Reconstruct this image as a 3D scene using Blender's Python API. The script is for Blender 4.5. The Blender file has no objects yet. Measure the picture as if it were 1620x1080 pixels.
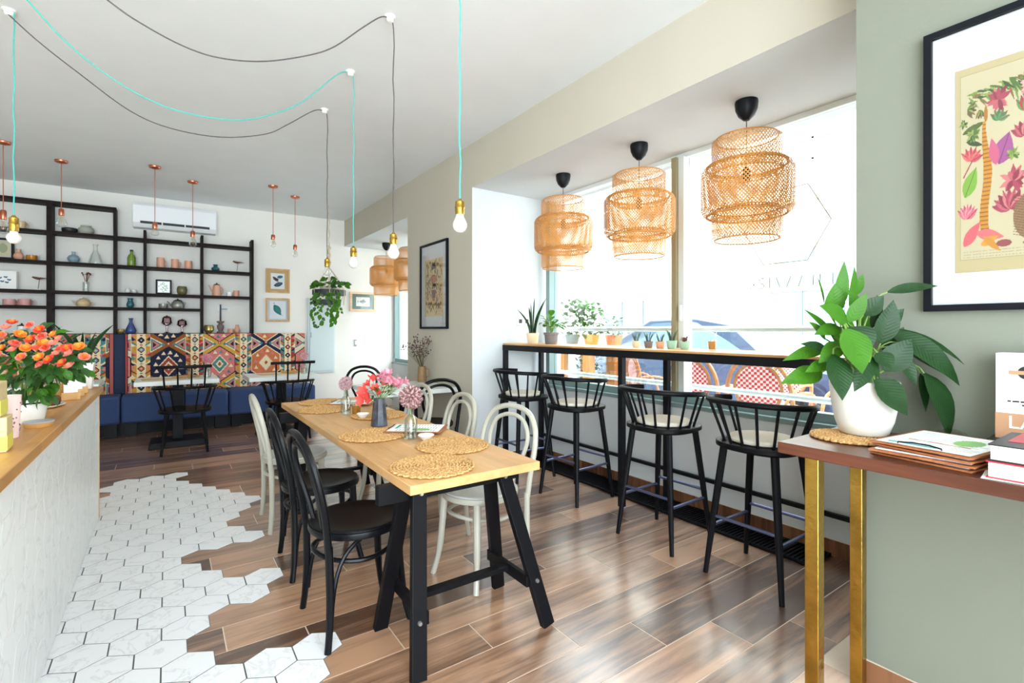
import bpy, math, random
import numpy as np
from mathutils import Vector, Matrix, Euler
random.seed(7)
SC = bpy.context.scene
COL = SC.collection
PI = math.pi

# ---------------------------------------------------------------- camera, sky, exposure
YAW = math.atan(546.0 / 785.0)
cam_d = bpy.data.cameras.new('camera')
cam = bpy.data.objects.new('camera', cam_d)
COL.objects.link(cam)
cam.location = (0, 0, 1.32)
cam.rotation_euler = (PI / 2, 0, -YAW)
cam_d.sensor_fit = 'HORIZONTAL'
cam_d.sensor_width = 36.0
cam_d.lens = 785.0 / 1620.0 * 36.0
cam_d.shift_y = -20.0 / 1620.0
cam_d.clip_start = 0.02
SC.camera = cam

world = bpy.data.worlds.new('daylight')
SC.world = world
world.use_nodes = True
bg = world.node_tree.nodes['Background']
bg.inputs[0].default_value = (0.79, 0.905, 1.0, 1)
bg.inputs[1].default_value = 4.2
SC.view_settings.view_transform = 'Standard'
SC.view_settings.look = 'None'
SC.view_settings.gamma = 1.0
SC.view_settings.use_curve_mapping = False
SC.view_settings.exposure = 1.72
try:
    SC.cycles.max_bounces = 10
    SC.cycles.diffuse_bounces = 6
    SC.cycles.glossy_bounces = 4
    SC.cycles.transmission_bounces = 6
    SC.cycles.transparent_max_bounces = 24
    SC.cycles.caustics_reflective = False
    SC.cycles.caustics_refractive = False
    SC.cycles.use_denoising = True
    SC.cycles.sample_clamp_indirect = 6.0
except Exception:
    pass

def portal(name, loc, rot, sx, sy):
    d = bpy.data.lights.new(name, 'AREA')
    d.shape = 'RECTANGLE'; d.size = sx; d.size_y = sy
    d.cycles.is_portal = True
    o = bpy.data.objects.new(name, d); COL.objects.link(o)
    o.location = loc; o.rotation_euler = rot
    return o
# sun high behind our building: it lights the street and the house opposite
sun_d = bpy.data.lights.new('sun', 'SUN'); sun_d.energy = 4.5; sun_d.angle = 0.02; sun_d.color = (1.0, 0.98, 0.96)
sun = bpy.data.objects.new('sun', sun_d); COL.objects.link(sun)
sun.rotation_euler = Vector((0.62, -0.25, -0.74)).to_track_quat('-Z', 'Y').to_euler()
# daylight enters through the street windows on the right and the glazed front behind the viewer
portal('window_daylight', (3.25, 2.42, 1.69), (0, PI / 2, 0), 1.9, 3.3)
portal('window_daylight_far', (3.25, 6.85, 1.69), (0, PI / 2, 0), 1.9, 2.6)
portal('shopfront_daylight', (-0.8, -2.35, 1.55), (PI / 2, 0, 0), 4.4, 3.0)

# ---------------------------------------------------------------- helpers
def lin1(v):
    v = v / 255.0
    return v / 12.92 if v <= 0.04045 else ((v + 0.055) / 1.055) ** 2.4
def c(r, g, b):
    return (lin1(r), lin1(g), lin1(b), 1.0)

MATS = {}
def mat(name, col=(0.8, 0.8, 0.8, 1), rough=0.5, metal=0.0, spec=0.5, noise=0.0, nscale=20.0, bump=0.0, bscale=60.0, coat=0.0, stretch=(1, 1, 1), trans=0.0, col2=None, rnd=0.0):
    if name in MATS: return MATS[name]
    m = bpy.data.materials.new(name); m.use_nodes = True
    nt = m.node_tree; p = nt.nodes['Principled BSDF']
    p.inputs['Base Color'].default_value = col
    p.inputs['Roughness'].default_value = rough
    p.inputs['Metallic'].default_value = metal
    p.inputs['Specular IOR Level'].default_value = spec
    p.inputs['Coat Weight'].default_value = coat
    if noise or bump or rnd:
        tc = nt.nodes.new('ShaderNodeTexCoord'); mp = nt.nodes.new('ShaderNodeMapping')
        mp.inputs['Scale'].default_value = stretch
        nt.links.new(tc.outputs['Object'], mp.inputs[0])
    if noise or rnd:
        n = nt.nodes.new('ShaderNodeTexNoise'); n.inputs['Scale'].default_value = nscale; n.inputs['Detail'].default_value = 5
        nt.links.new(mp.outputs[0], n.inputs['Vector'])
        mx = nt.nodes.new('ShaderNodeMix'); mx.data_type = 'RGBA'
        c2 = col2 or tuple(x * (1 - noise) for x in col[:3]) + (1,)
        mx.inputs[6].default_value = col; mx.inputs[7].default_value = c2
        r = nt.nodes.new('ShaderNodeMapRange'); r.inputs[1].default_value = 0.35; r.inputs[2].default_value = 0.65
        nt.links.new(n.outputs[0], r.inputs[0])
        if rnd:
            oi = nt.nodes.new('ShaderNodeObjectInfo'); ad = nt.nodes.new('ShaderNodeMath'); ad.operation = 'MULTIPLY_ADD'
            ad.inputs[1].default_value = rnd; nt.links.new(oi.outputs['Random'], ad.inputs[0]); nt.links.new(r.outputs[0], ad.inputs[2])
            sb = nt.nodes.new('ShaderNodeMath'); sb.operation = 'SUBTRACT'; sb.inputs[1].default_value = rnd / 2; sb.use_clamp = True
            nt.links.new(ad.outputs[0], sb.inputs[0]); nt.links.new(sb.outputs[0], mx.inputs[0])
        else:
            nt.links.new(r.outputs[0], mx.inputs[0])
        nt.links.new(mx.outputs[2], p.inputs['Base Color'])
    if bump:
        n2 = nt.nodes.new('ShaderNodeTexNoise'); n2.inputs['Scale'].default_value = bscale; n2.inputs['Detail'].default_value = 4
        nt.links.new(mp.outputs[0], n2.inputs['Vector'])
        b = nt.nodes.new('ShaderNodeBump'); b.inputs['Strength'].default_value = bump; b.inputs['Distance'].default_value = 0.01
        nt.links.new(n2.outputs[0], b.inputs['Height']); nt.links.new(b.outputs[0], p.inputs['Normal'])
    if trans:
        t = nt.nodes.new('ShaderNodeBsdfTranslucent'); t.inputs[0].default_value = col
        ms = nt.nodes.new('ShaderNodeMixShader'); ms.inputs[0].default_value = trans
        out = nt.nodes['Material Output']
        nt.links.new(p.outputs[0], ms.inputs[1]); nt.links.new(t.outputs[0], ms.inputs[2]); nt.links.new(ms.outputs[0], out.inputs[0])
    MATS[name] = m
    return m

def glassmat(name, col=(1, 1, 1, 1), refl=0.08, rough=0.0):
    if name in MATS: return MATS[name]
    m = bpy.data.materials.new(name); m.use_nodes = True
    nt = m.node_tree; nt.nodes.remove(nt.nodes['Principled BSDF'])
    out = nt.nodes['Material Output']
    t = nt.nodes.new('ShaderNodeBsdfTransparent'); t.inputs[0].default_value = col
    g = nt.nodes.new('ShaderNodeBsdfGlossy'); g.inputs[1].default_value = rough
    lw = nt.nodes.new('ShaderNodeLayerWeight'); lw.inputs[0].default_value = 0.35
    mu = nt.nodes.new('ShaderNodeMath'); mu.operation = 'MULTIPLY_ADD'; mu.inputs[1].default_value = refl * 5; mu.inputs[2].default_value = refl * 0.5
    mu.use_clamp = True
    nt.links.new(lw.outputs['Fresnel'], mu.inputs[0])
    ms = nt.nodes.new('ShaderNodeMixShader')
    nt.links.new(mu.outputs[0], ms.inputs[0]); nt.links.new(t.outputs[0], ms.inputs[1]); nt.links.new(g.outputs[0], ms.inputs[2])
    nt.links.new(ms.outputs[0], out.inputs[0])
    MATS[name] = m
    return m

def vcolmat(name, rough=0.7, bump=0.0):
    if name in MATS: return MATS[name]
    m = bpy.data.materials.new(name); m.use_nodes = True
    nt = m.node_tree; p = nt.nodes['Principled BSDF']
    a = nt.nodes.new('ShaderNodeAttribute'); a.attribute_name = 'Col'
    nt.links.new(a.outputs['Color'], p.inputs['Base Color'])
    p.inputs['Roughness'].default_value = rough
    p.inputs['Specular IOR Level'].default_value = 0.25
    if bump:
        tc = nt.nodes.new('ShaderNodeTexCoord')
        n2 = nt.nodes.new('ShaderNodeTexNoise'); n2.inputs['Scale'].default_value = 300
        nt.links.new(tc.outputs['Object'], n2.inputs['Vector'])
        b = nt.nodes.new('ShaderNodeBump'); b.inputs['Strength'].default_value = bump; b.inputs['Distance'].default_value = 0.004
        nt.links.new(n2.outputs[0], b.inputs['Height']); nt.links.new(b.outputs[0], p.inputs['Normal'])
    MATS[name] = m
    return m

class MB:
    def __init__(s): s.v = []; s.f = []; s.m = []; s.mi = 0
    def add(s, vs, fs):
        o = len(s.v); s.v += [tuple(x) for x in vs]
        for f in fs: s.f.append(tuple(i + o for i in f)); s.m.append(s.mi)
        return s
    def box(s, x0, x1, y0, y1, z0, z1):
        vs = [(x0, y0, z0), (x1, y0, z0), (x1, y1, z0), (x0, y1, z0), (x0, y0, z1), (x1, y0, z1), (x1, y1, z1), (x0, y1, z1)]
        return s.add(vs, [(0, 3, 2, 1), (4, 5, 6, 7), (0, 1, 5, 4), (1, 2, 6, 5), (2, 3, 7, 6), (3, 0, 4, 7)])
    def hexa(s, p):   # eight points: bottom four counter-clockwise, top four
        return s.add(p, [(0, 3, 2, 1), (4, 5, 6, 7), (0, 1, 5, 4), (1, 2, 6, 5), (2, 3, 7, 6), (3, 0, 4, 7)])
    def bar(s, a, b, w, d, side=(0, 0, 1), w2=None, d2=None):  # rectangular bar a->b; w across 'side' x dir, d along side
        a = Vector(a); b = Vector(b); t = (b - a).normalized(); sd = Vector(side)
        u = t.cross(sd).normalized(); v = u.cross(t).normalized()
        w2 = w if w2 is None else w2; d2 = d if d2 is None else d2
        q = []
        for pt, ww, dd in ((a, w, d), (b, w2, d2)):
            for sx, sy in ((-1, -1), (1, -1), (1, 1), (-1, 1)): q.append(pt + u * sx * ww / 2 + v * sy * dd / 2)
        return s.add(q, [(0, 1, 2, 3), (7, 6, 5, 4), (4, 5, 1, 0), (5, 6, 2, 1), (6, 7, 3, 2), (7, 4, 0, 3)])
    def tube(s, pts, r, n=8, closed=False, flat=1.0, up=None):
        pts = [Vector(p) for p in pts]; k = len(pts)
        rs = r if isinstance(r, (list, tuple)) else [r] * k
        rings = []; nrm = None
        for i in range(k):
            if closed: t = (pts[(i + 1) % k] - pts[i - 1]).normalized()
            else: t = (pts[min(i + 1, k - 1)] - pts[max(i - 1, 0)]).normalized()
            if nrm is None:
                a = Vector(up) if up else (Vector((0, 0, 1)) if abs(t.z) < 0.9 else Vector((1, 0, 0)))
                nrm = (a - t * a.dot(t)).normalized()
            else: nrm = (nrm - t * nrm.dot(t)).normalized()
            bn = t.cross(nrm)
            rings.append([pts[i] + (nrm * math.cos(2 * PI * j / n) + bn * math.sin(2 * PI * j / n) * flat) * rs[i] for j in range(n)])
        vs = [p for rg in rings for p in rg]; fs = []
        for i in range(k if closed else k - 1):
            i2 = (i + 1) % k
            for j in range(n):
                j2 = (j + 1) % n
                fs.append((i * n + j, i * n + j2, i2 * n + j2, i2 * n + j))
        if not closed:
            fs.append(tuple(range(n - 1, -1, -1))); fs.append(tuple((k - 1) * n + j for j in range(n)))
        return s.add(vs, fs)
    def lathe(s, prof, n=20, o=(0, 0, 0), sx=1, sy=1):   # prof: (r, z) from bottom to top
        vs = []; fs = []; ox, oy, oz = o; idx = []
        for r, z in prof:
            if r < 1e-6: idx.append([len(vs)]); vs.append((ox, oy, oz + z))
            else:
                idx.append(list(range(len(vs), len(vs) + n)))
                vs += [(ox + r * sx * math.cos(2 * PI * j / n), oy + r * sy * math.sin(2 * PI * j / n), oz + z) for j in range(n)]
        for a, b in zip(idx, idx[1:]):
            for j in range(n):
                j2 = (j + 1) % n
                if len(a) == 1 and len(b) == 1: continue
                if len(a) == 1: fs.append((a[0], b[j2], b[j]))
                elif len(b) == 1: fs.append((a[j], a[j2], b[0]))
                else: fs.append((a[j], a[j2], b[j2], b[j]))
        return s.add(vs, fs)
    def prism(s, poly, z0, z1):
        n = len(poly)
        vs = [(x, y, z0) for x, y in poly] + [(x, y, z1) for x, y in poly]
        return s.add(vs, [tuple(range(n - 1, -1, -1)), tuple(range(n, 2 * n))] + [(i, (i + 1) % n, n + (i + 1) % n, n + i) for i in range(n)])
    def sphere(s, o, r, n=10, m=7, sz=1.0, sx=1.0, sy=1.0):
        pr = [(r * math.sin(PI * i / m) if 0 < i < m else 0, -r * sz * math.cos(PI * i / m)) for i in range(m + 1)]
        return s.lathe(pr, n, o, sx, sy)
    def mesh(s, name, smooth=True, ang=35):
        me = bpy.data.meshes.new(name); me.from_pydata(s.v, [], s.f); me.update()
        if any(s.m): me.polygons.foreach_set('material_index', s.m)
        if smooth:
            me.polygons.foreach_set('use_smooth', [True] * len(me.polygons))
            me.set_sharp_from_angle(angle=math.radians(ang))
        return me

def newobj(name, data, parent=None, mats=None, loc=(0, 0, 0), rz=0, bevel=0):
    o = bpy.data.objects.new(name, data); COL.objects.link(o)
    if mats is not None:
        for m in (mats if isinstance(mats, (list, tuple)) else [mats]): data.materials.append(m)
    if parent is not None: o.parent = parent
    o.location = loc
    if rz: o.rotation_euler = (0, 0, rz)
    if bevel:
        b = o.modifiers.new('edge', 'BEVEL'); b.width = bevel; b.segments = 2; b.limit_method = 'ANGLE'; b.angle_limit = math.radians(40)
    return o
def part(parent, name, mb, mats, smooth=True, ang=35, **k):
    lab = k.pop('label', None); kind = k.pop('kind', None)
    o = newobj(name, mb.mesh(name, smooth, ang), parent, mats, **k)
    if lab: o['label'] = lab
    if kind: o['kind'] = kind
    return o
def tag(o, label, cat, group=None):
    o['label'] = label; o['category'] = cat
    if group: o['group'] = group
    return o
def thing(name, label, cat, loc=(0, 0, 0), rz=0, group=None):
    o = bpy.data.objects.new(name, None); COL.objects.link(o)
    o.empty_display_size = 0.05
    o.location = loc; o.rotation_euler = (0, 0, rz)
    return tag(o, label, cat, group)
def solo(name, label, cat, mb, mats, group=None, **k):
    return tag(part(None, name, mb, mats, **k), label, cat, group)
def struct(name, mb, mats, **k):
    o = part(None, name, mb, mats, **k); o['kind'] = 'structure'; return o
def sempty(name):
    o = bpy.data.objects.new(name, None); COL.objects.link(o); o['kind'] = 'structure'; return o
def dup(root, loc, rz, label, group=None):
    r = root.copy(); COL.objects.link(r); r.location = loc; r.rotation_euler = (0, 0, rz); r['label'] = label
    if group: r['group'] = group
    for ch in list(root.children):
        q = ch.copy(); COL.objects.link(q); q.parent = r
        for g in list(ch.children):
            d = g.copy(); COL.objects.link(d); d.parent = q
    return r
def bez(p0, p1, p2, p3, n=10):
    p0, p1, p2, p3 = map(Vector, (p0, p1, p2, p3)); r = []
    for i in range(n + 1):
        t = i / n; u = 1 - t
        r.append(p0 * u ** 3 + p1 * 3 * u * u * t + p2 * 3 * u * t * t + p3 * t ** 3)
    return r
def smooth_path(pts, n=6):
    P = [Vector(p) for p in pts]; out = []
    for i in range(len(P) - 1):
        a = P[max(i - 1, 0)]; b = P[i]; d = P[i + 1]; e = P[min(i + 2, len(P) - 1)]
        for k in range(n):
            t = k / n
            out.append(0.5 * ((2 * b) + (d - a) * t + (2 * a - 5 * b + 4 * d - e) * t * t + (3 * b - a - 3 * d + e) * t ** 3))
    out.append(P[-1]); return out
def orient(loc, d, up, s=1.0):
    y = Vector(d).normalized(); u = Vector(up)
    x = y.cross(u)
    if x.length < 1e-4: x = y.cross(Vector((1, 0.3, 0)))
    x.normalize(); z = x.cross(y)
    return Matrix(((x.x * s, y.x * s, z.x * s, loc[0]), (x.y * s, y.y * s, z.y * s, loc[1]), (x.z * s, y.z * s, z.z * s, loc[2]), (0, 0, 0, 1)))

# colour-painted panels (kilim, prints): a fine grid of faces with a colour each
class Canvas:
    def __init__(s, w, h, bg):
        s.w, s.h = w, h; s.a = np.zeros((h, w, 3), float); s.a[:] = bg
        s.yy, s.xx = np.mgrid[0:h, 0:w]; s.xx = s.xx + .5; s.yy = s.yy + .5
    def mask(s, m, col): s.a[m] = col
    def rect(s, x0, y0, x1, y1, col): s.mask((s.xx >= x0) & (s.xx < x1) & (s.yy >= y0) & (s.yy < y1), col)
    def ell(s, cx, cy, rx, ry, col, ang=0.0):
        ca, sa = math.cos(ang), math.sin(ang); dx = s.xx - cx; dy = s.yy - cy
        s.mask(((dx * ca + dy * sa) / rx) ** 2 + ((-dx * sa + dy * ca) / ry) ** 2 <= 1, col)
    def dia(s, cx, cy, rx, ry, col): s.mask(np.abs(s.xx - cx) / rx + np.abs(s.yy - cy) / ry <= 1, col)
    def leaf(s, x, y, L, W, ang, col, vein=None):
        ca, sa = math.cos(ang), math.sin(ang); dx = s.xx - x; dy = s.yy - y
        u = (dx * ca + dy * sa) / L; v = -dx * sa + dy * ca
        uc = np.clip(u, 0, 1)
        m = (u >= 0) & (u <= 1) & (np.abs(v) <= W * np.sin(PI * uc ** 0.8))
        s.mask(m, col)
        if vein is not None: s.mask(m & (np.abs(v) < 0.6), vein)
    def line(s, x0, y0, x1, y1, w, col):
        L = math.hypot(x1 - x0, y1 - y0) or 1; ux, uy = (x1 - x0) / L, (y1 - y0) / L
        dx = s.xx - x0; dy = s.yy - y0; t = dx * ux + dy * uy; d = np.abs(-dx * uy + dy * ux)
        s.mask((t >= -w / 2) & (t <= L + w / 2) & (d <= w / 2), col)
    def poly(s, pts, col):
        m = np.zeros(s.xx.shape, bool); n = len(pts)
        for i in range(n):
            x0, y0 = pts[i]; x1, y1 = pts[(i + 1) % n]
            if y0 == y1: continue
            cnd = (s.yy > min(y0, y1)) & (s.yy <= max(y0, y1)) & (s.xx < (x1 - x0) * (s.yy - y0) / (y1 - y0) + x0)
            m ^= cnd
        s.mask(m, col)
    def panel(s, name, parent, o, ux, uy, matl, label=None):
        """o: top-left corner; ux, uy: vectors of the full width (to the right) and full height (down)"""
        o, ux, uy = np.array(o, float), np.array(ux, float), np.array(uy, float)
        W, H_ = s.w, s.h
        gx, gy = np.meshgrid(np.arange(W + 1) / W, np.arange(H_ + 1) / H_)
        v = o + gx[..., None] * ux + gy[..., None] * uy
        i = (np.arange(H_)[:, None] * (W + 1) + np.arange(W)[None, :])
        f = np.stack([i, i + W + 1, i + W + 2, i + 1], -1).reshape(-1, 4)
        me = bpy.data.meshes.new(name)
        nf = len(f)
        me.vertices.add((W + 1) * (H_ + 1)); me.vertices.foreach_set('co', v.reshape(-1))
        me.loops.add(nf * 4); me.loops.foreach_set('vertex_index', f.reshape(-1).astype(np.int32))
        me.polygons.add(nf); me.polygons.foreach_set('loop_start', np.arange(nf, dtype=np.int32) * 4)
        me.update(calc_edges=True)
        ca = me.color_attributes.new('Col', 'FLOAT_COLOR', 'CORNER')
        a = s.a / 255.0; a = np.where(a <= 0.04045, a / 12.92, ((a + 0.055) / 1.055) ** 2.4)
        rgba = np.concatenate([a, np.ones((H_, W, 1))], -1).reshape(-1, 4)
        ca.data.foreach_set('color', np.repeat(rgba, 4, axis=0).reshape(-1).astype(np.float32))
        ob = newobj(name, me, parent, matl)
        if label: ob['label'] = label
        return ob

# ---------------------------------------------------------------- common materials
def wall_mat(name, col, col2=None):
    return mat(name, col, 0.85, spec=0.2, noise=0.03, nscale=2.5, bump=0.05, bscale=120)
M_ceil = wall_mat('ceiling_paint', c(232, 236, 238))
M_cream = wall_mat('cream_wall_paint', c(192, 186, 170))
M_white = wall_mat('white_wall_paint', c(206, 210, 211))
M_back = wall_mat('off_white_wall_paint', c(238, 235, 228))
M_sage = wall_mat('sage_wall_paint', c(124, 127, 114))
M_black = mat('black_painted_wood', c(14, 14, 17), 0.45, spec=0.14, bump=0.02, bscale=90)
M_blackmetal = mat('black_metal', c(20, 21, 25), 0.45, spec=0.16)
M_bent_white = mat('pale_grey_lacquer', c(176, 172, 157), 0.35, spec=0.5)
M_bent_black = mat('black_lacquer', c(11, 12, 15), 0.3, spec=0.2)
M_brass = mat('brass', c(198, 158, 72), 0.28, metal=1.0, noise=0.35, nscale=9, bump=0.5, bscale=30)
M_copper = mat('copper', c(214, 126, 96), 0.3, metal=1.0)
M_teal = mat('teal_textile_cord', c(64, 176, 164), 0.7)
M_grey_cord = mat('grey_textile_cord', c(84, 78, 76), 0.7)
M_bulbw = mat('frosted_bulb_glass', c(245, 242, 236), 0.15, spec=0.6, trans=0.35)
M_clear = glassmat('clear_glass', (0.95, 0.97, 0.96, 1), 0.07)
M_pane = glassmat('window_glass', (0.97, 0.99, 0.98, 1), 0.05)
M_rattan = mat('bamboo_strip', c(222, 160, 84), 0.6, noise=0.2, nscale=14, trans=0.25)
M_mullion = mat('teal_grey_aluminium', c(126, 148, 146), 0.4, spec=0.5)
M_frame_w = mat('white_aluminium', c(222, 230, 230), 0.4)
M_olive = mat('olive_aluminium', c(150, 140, 108), 0.45)
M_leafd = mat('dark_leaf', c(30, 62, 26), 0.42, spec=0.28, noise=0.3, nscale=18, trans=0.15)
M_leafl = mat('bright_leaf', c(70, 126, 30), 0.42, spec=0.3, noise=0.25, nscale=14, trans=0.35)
M_leafm = mat('mid_green_leaf', c(50, 92, 34), 0.4, noise=0.3, nscale=16, trans=0.25)
M_stem = mat('green_stem', c(110, 140, 62), 0.5)
M_whitecer = mat('white_ceramic', c(240, 239, 234), 0.18, spec=0.5)
M_soil = mat('soil', c(52, 38, 28), 0.9, bump=0.4, bscale=80)
M_paper = mat('paper', c(240, 240, 236), 0.7)

def wood_mat(name, dark, light, rough=0.45, axis=0, scale=3.0, rnd=0.5, stave=None, gloss=0.0, spec=0.4):
    if name in MATS: return MATS[name]
    m = bpy.data.materials.new(name); m.use_nodes = True
    nt = m.node_tree; p = nt.nodes['Principled BSDF']; L = nt.links.new
    tc = nt.nodes.new('ShaderNodeTexCoord'); mp = nt.nodes.new('ShaderNodeMapping')
    s = [11.0, 11.0, 11.0]; s[axis] = 0.9
    mp.inputs['Scale'].default_value = [q * scale / 3 for q in s]
    oi = nt.nodes.new('ShaderNodeObjectInfo')
    cb = nt.nodes.new('ShaderNodeCombineXYZ'); mm = nt.nodes.new('ShaderNodeMath'); mm.operation = 'MULTIPLY'; mm.inputs[1].default_value = 37.0
    L(oi.outputs['Random'], mm.inputs[0])
    for k in range(3): L(mm.outputs[0], cb.inputs[k])
    L(tc.outputs['Object'], mp.inputs[0]); L(cb.outputs[0], mp.inputs[1])
    n = nt.nodes.new('ShaderNodeTexNoise'); n.inputs['Scale'].default_value = 1.6; n.inputs['Detail'].default_value = 7; n.inputs['Roughness'].default_value = 0.62; n.inputs['Distortion'].default_value = 0.5
    L(mp.outputs[0], n.inputs['Vector'])
    rp = nt.nodes.new('ShaderNodeValToRGB'); e = rp.color_ramp.elements
    e[0].position = 0.32; e[0].color = dark; e[1].position = 0.66; e[1].color = light
    if rnd:
        ma = nt.nodes.new('ShaderNodeMath'); ma.operation = 'MULTIPLY_ADD'; ma.inputs[1].default_value = rnd * 0.4
        sb = nt.nodes.new('ShaderNodeMath'); sb.operation = 'SUBTRACT'; sb.inputs[1].default_value = rnd * 0.2
        L(oi.outputs['Random'], ma.inputs[0]); L(n.outputs[0], ma.inputs[2]); L(ma.outputs[0], sb.inputs[0]); L(sb.outputs[0], rp.inputs[0])
    else: L(n.outputs[0], rp.inputs[0])
    src = rp.outputs[0]
    if stave:
        br = nt.nodes.new('ShaderNodeTexBrick'); br.inputs['Scale'].default_value = 1.0
        br.inputs['Brick Width'].default_value = stave[0]; br.inputs['Row Height'].default_value = stave[1]; br.inputs['Mortar Size'].default_value = 0.0
        br.inputs['Color1'].default_value = (0.86, 0.86, 0.86, 1); br.inputs['Color2'].default_value = (1.1, 1.08, 1.04, 1); br.inputs['Bias'].default_value = 0.0
        mp2 = nt.nodes.new('ShaderNodeMapping'); mp2.inputs['Rotation'].default_value = (0, 0, PI / 2 if axis == 1 else 0)
        L(tc.outputs['Object'], mp2.inputs[0]); L(mp2.outputs[0], br.inputs['Vector'])
        mx = nt.nodes.new('ShaderNodeMix'); mx.data_type = 'RGBA'; mx.blend_type = 'MULTIPLY'; mx.inputs[0].default_value = 1.0
        L(src, mx.inputs[6]); L(br.outputs[0], mx.inputs[7]); src = mx.outputs[2]
    L(src, p.inputs['Base Color']); p.inputs['Roughness'].default_value = rough; p.inputs['Specular IOR Level'].default_value = spec
    b = nt.nodes.new('ShaderNodeBump'); b.inputs['Strength'].default_value = 0.08; b.inputs['Distance'].default_value = 0.01
    L(n.outputs[0], b.inputs['Height']); L(b.outputs[0], p.inputs['Normal'])
    if gloss:
        p.inputs['Specular IOR Level'].default_value = 1.0; p.inputs['Coat IOR'].default_value = 1.75; p.inputs['Coat Weight'].default_value = gloss; p.inputs['Coat Roughness'].default_value = 0.22
    MATS[name] = m
    return m
M_plank = wood_mat('wood_look_floor_tile', c(88, 58, 42), c(194, 149, 116), 0.3, 0, 3.0, 0.9, gloss=1.0)
M_beech = wood_mat('oiled_beech', c(190, 140, 86), c(214, 170, 116), 0.42, 1, 2.2, 0.2, stave=(0.32, 0.045))
M_beechx = wood_mat('counter_beech', c(184, 128, 66), c(210, 160, 96), 0.4, 1, 2.2, 0.2, stave=(0.4, 0.045))
M_wenge = wood_mat('dark_wenge', c(22, 16, 15), c(42, 31, 28), 0.6, 0, 3.0, 0.2, spec=0.12)
M_mahog = wood_mat('red_brown_wood', c(64, 33, 22), c(100, 56, 38), 0.35, 1, 3.0, 0.2)
M_oakfr = wood_mat('oak_frame', c(186, 142, 92), c(214, 176, 126), 0.5, 2, 3.0, 0.3)
M_pine = wood_mat('pine', c(206, 158, 98), c(228, 186, 128), 0.6, 2, 3.0, 0.3)

def marble_mat(name, base, vein, sc=6.0):
    m = bpy.data.materials.new(name); m.use_nodes = True
    nt = m.node_tree; p = nt.nodes['Principled BSDF']; L = nt.links.new
    tc = nt.nodes.new('ShaderNodeTexCoord'); oi = nt.nodes.new('ShaderNodeObjectInfo')
    mm = nt.nodes.new('ShaderNodeMath'); mm.operation = 'MULTIPLY'; mm.inputs[1].default_value = 53.0
    cb = nt.nodes.new('ShaderNodeCombineXYZ'); L(oi.outputs['Random'], mm.inputs[0])
    for k in range(3): L(mm.outputs[0], cb.inputs[k])
    va = nt.nodes.new('ShaderNodeVectorMath'); L(tc.outputs['Object'], va.inputs[0]); L(cb.outputs[0], va.inputs[1])
    n = nt.nodes.new('ShaderNodeTexNoise'); n.inputs['Scale'].default_value = sc; n.inputs['Detail'].default_value = 6; n.inputs['Distortion'].default_value = 1.2
    L(va.outputs[0], n.inputs['Vector'])
    rp = nt.nodes.new('ShaderNodeValToRGB'); e = rp.color_ramp.elements
    e[0].position = 0.475; e[0].color = base; e[1].position = 0.52; e[1].color = base
    q = e.new(0.5); q.color = vein
    L(n.outputs[0], rp.inputs[0]); L(rp.outputs[0], p.inputs['Base Color'])
    p.inputs['Roughness'].default_value = 0.3
    return m
M_marble = marble_mat('white_marble_tile', c(246, 246, 246), c(228, 228, 227))
M_marble2 = marble_mat('white_counter_tile', c(247, 248, 248), c(232, 232, 232), 4.0)
M_grout = mat('grey_grout', c(112, 112, 108), 0.9)
M_grout2 = mat('beige_grout', c(222, 204, 184), 0.9)
M_grout3 = mat('pale_grout', c(186, 188, 188), 0.9)

def add_veins(m, freq=520.0, strength=0.10):
    nt = m.node_tree; L = nt.links.new; p = nt.nodes['Principled BSDF']
    tc = nt.nodes.new('ShaderNodeTexCoord'); sp = nt.nodes.new('ShaderNodeSeparateXYZ'); L(tc.outputs['Object'], sp.inputs[0])
    ab = nt.nodes.new('ShaderNodeMath'); ab.operation = 'ABSOLUTE'; L(sp.outputs[0], ab.inputs[0])
    ma = nt.nodes.new('ShaderNodeMath'); ma.operation = 'MULTIPLY_ADD'; ma.inputs[1].default_value = -0.9; L(ab.outputs[0], ma.inputs[0]); L(sp.outputs[1], ma.inputs[2])
    mu = nt.nodes.new('ShaderNodeMath'); mu.operation = 'MULTIPLY'; mu.inputs[1].default_value = freq; L(ma.outputs[0], mu.inputs[0])
    sn = nt.nodes.new('ShaderNodeMath'); sn.operation = 'SINE'; L(mu.outputs[0], sn.inputs[0])
    b = nt.nodes.new('ShaderNodeBump'); b.inputs['Strength'].default_value = strength; b.inputs['Distance'].default_value = 0.003
    L(sn.outputs[0], b.inputs['Height']); L(b.outputs[0], p.inputs['Normal'])
add_veins(M_leafd); add_veins(M_leafl)
# ================================================================ THE ROOM
floor = struct('floor', MB().box(-3.0, 3.45, -2.4, 8.35, -0.12, 0.0071), M_grout2, smooth=False)
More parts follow.
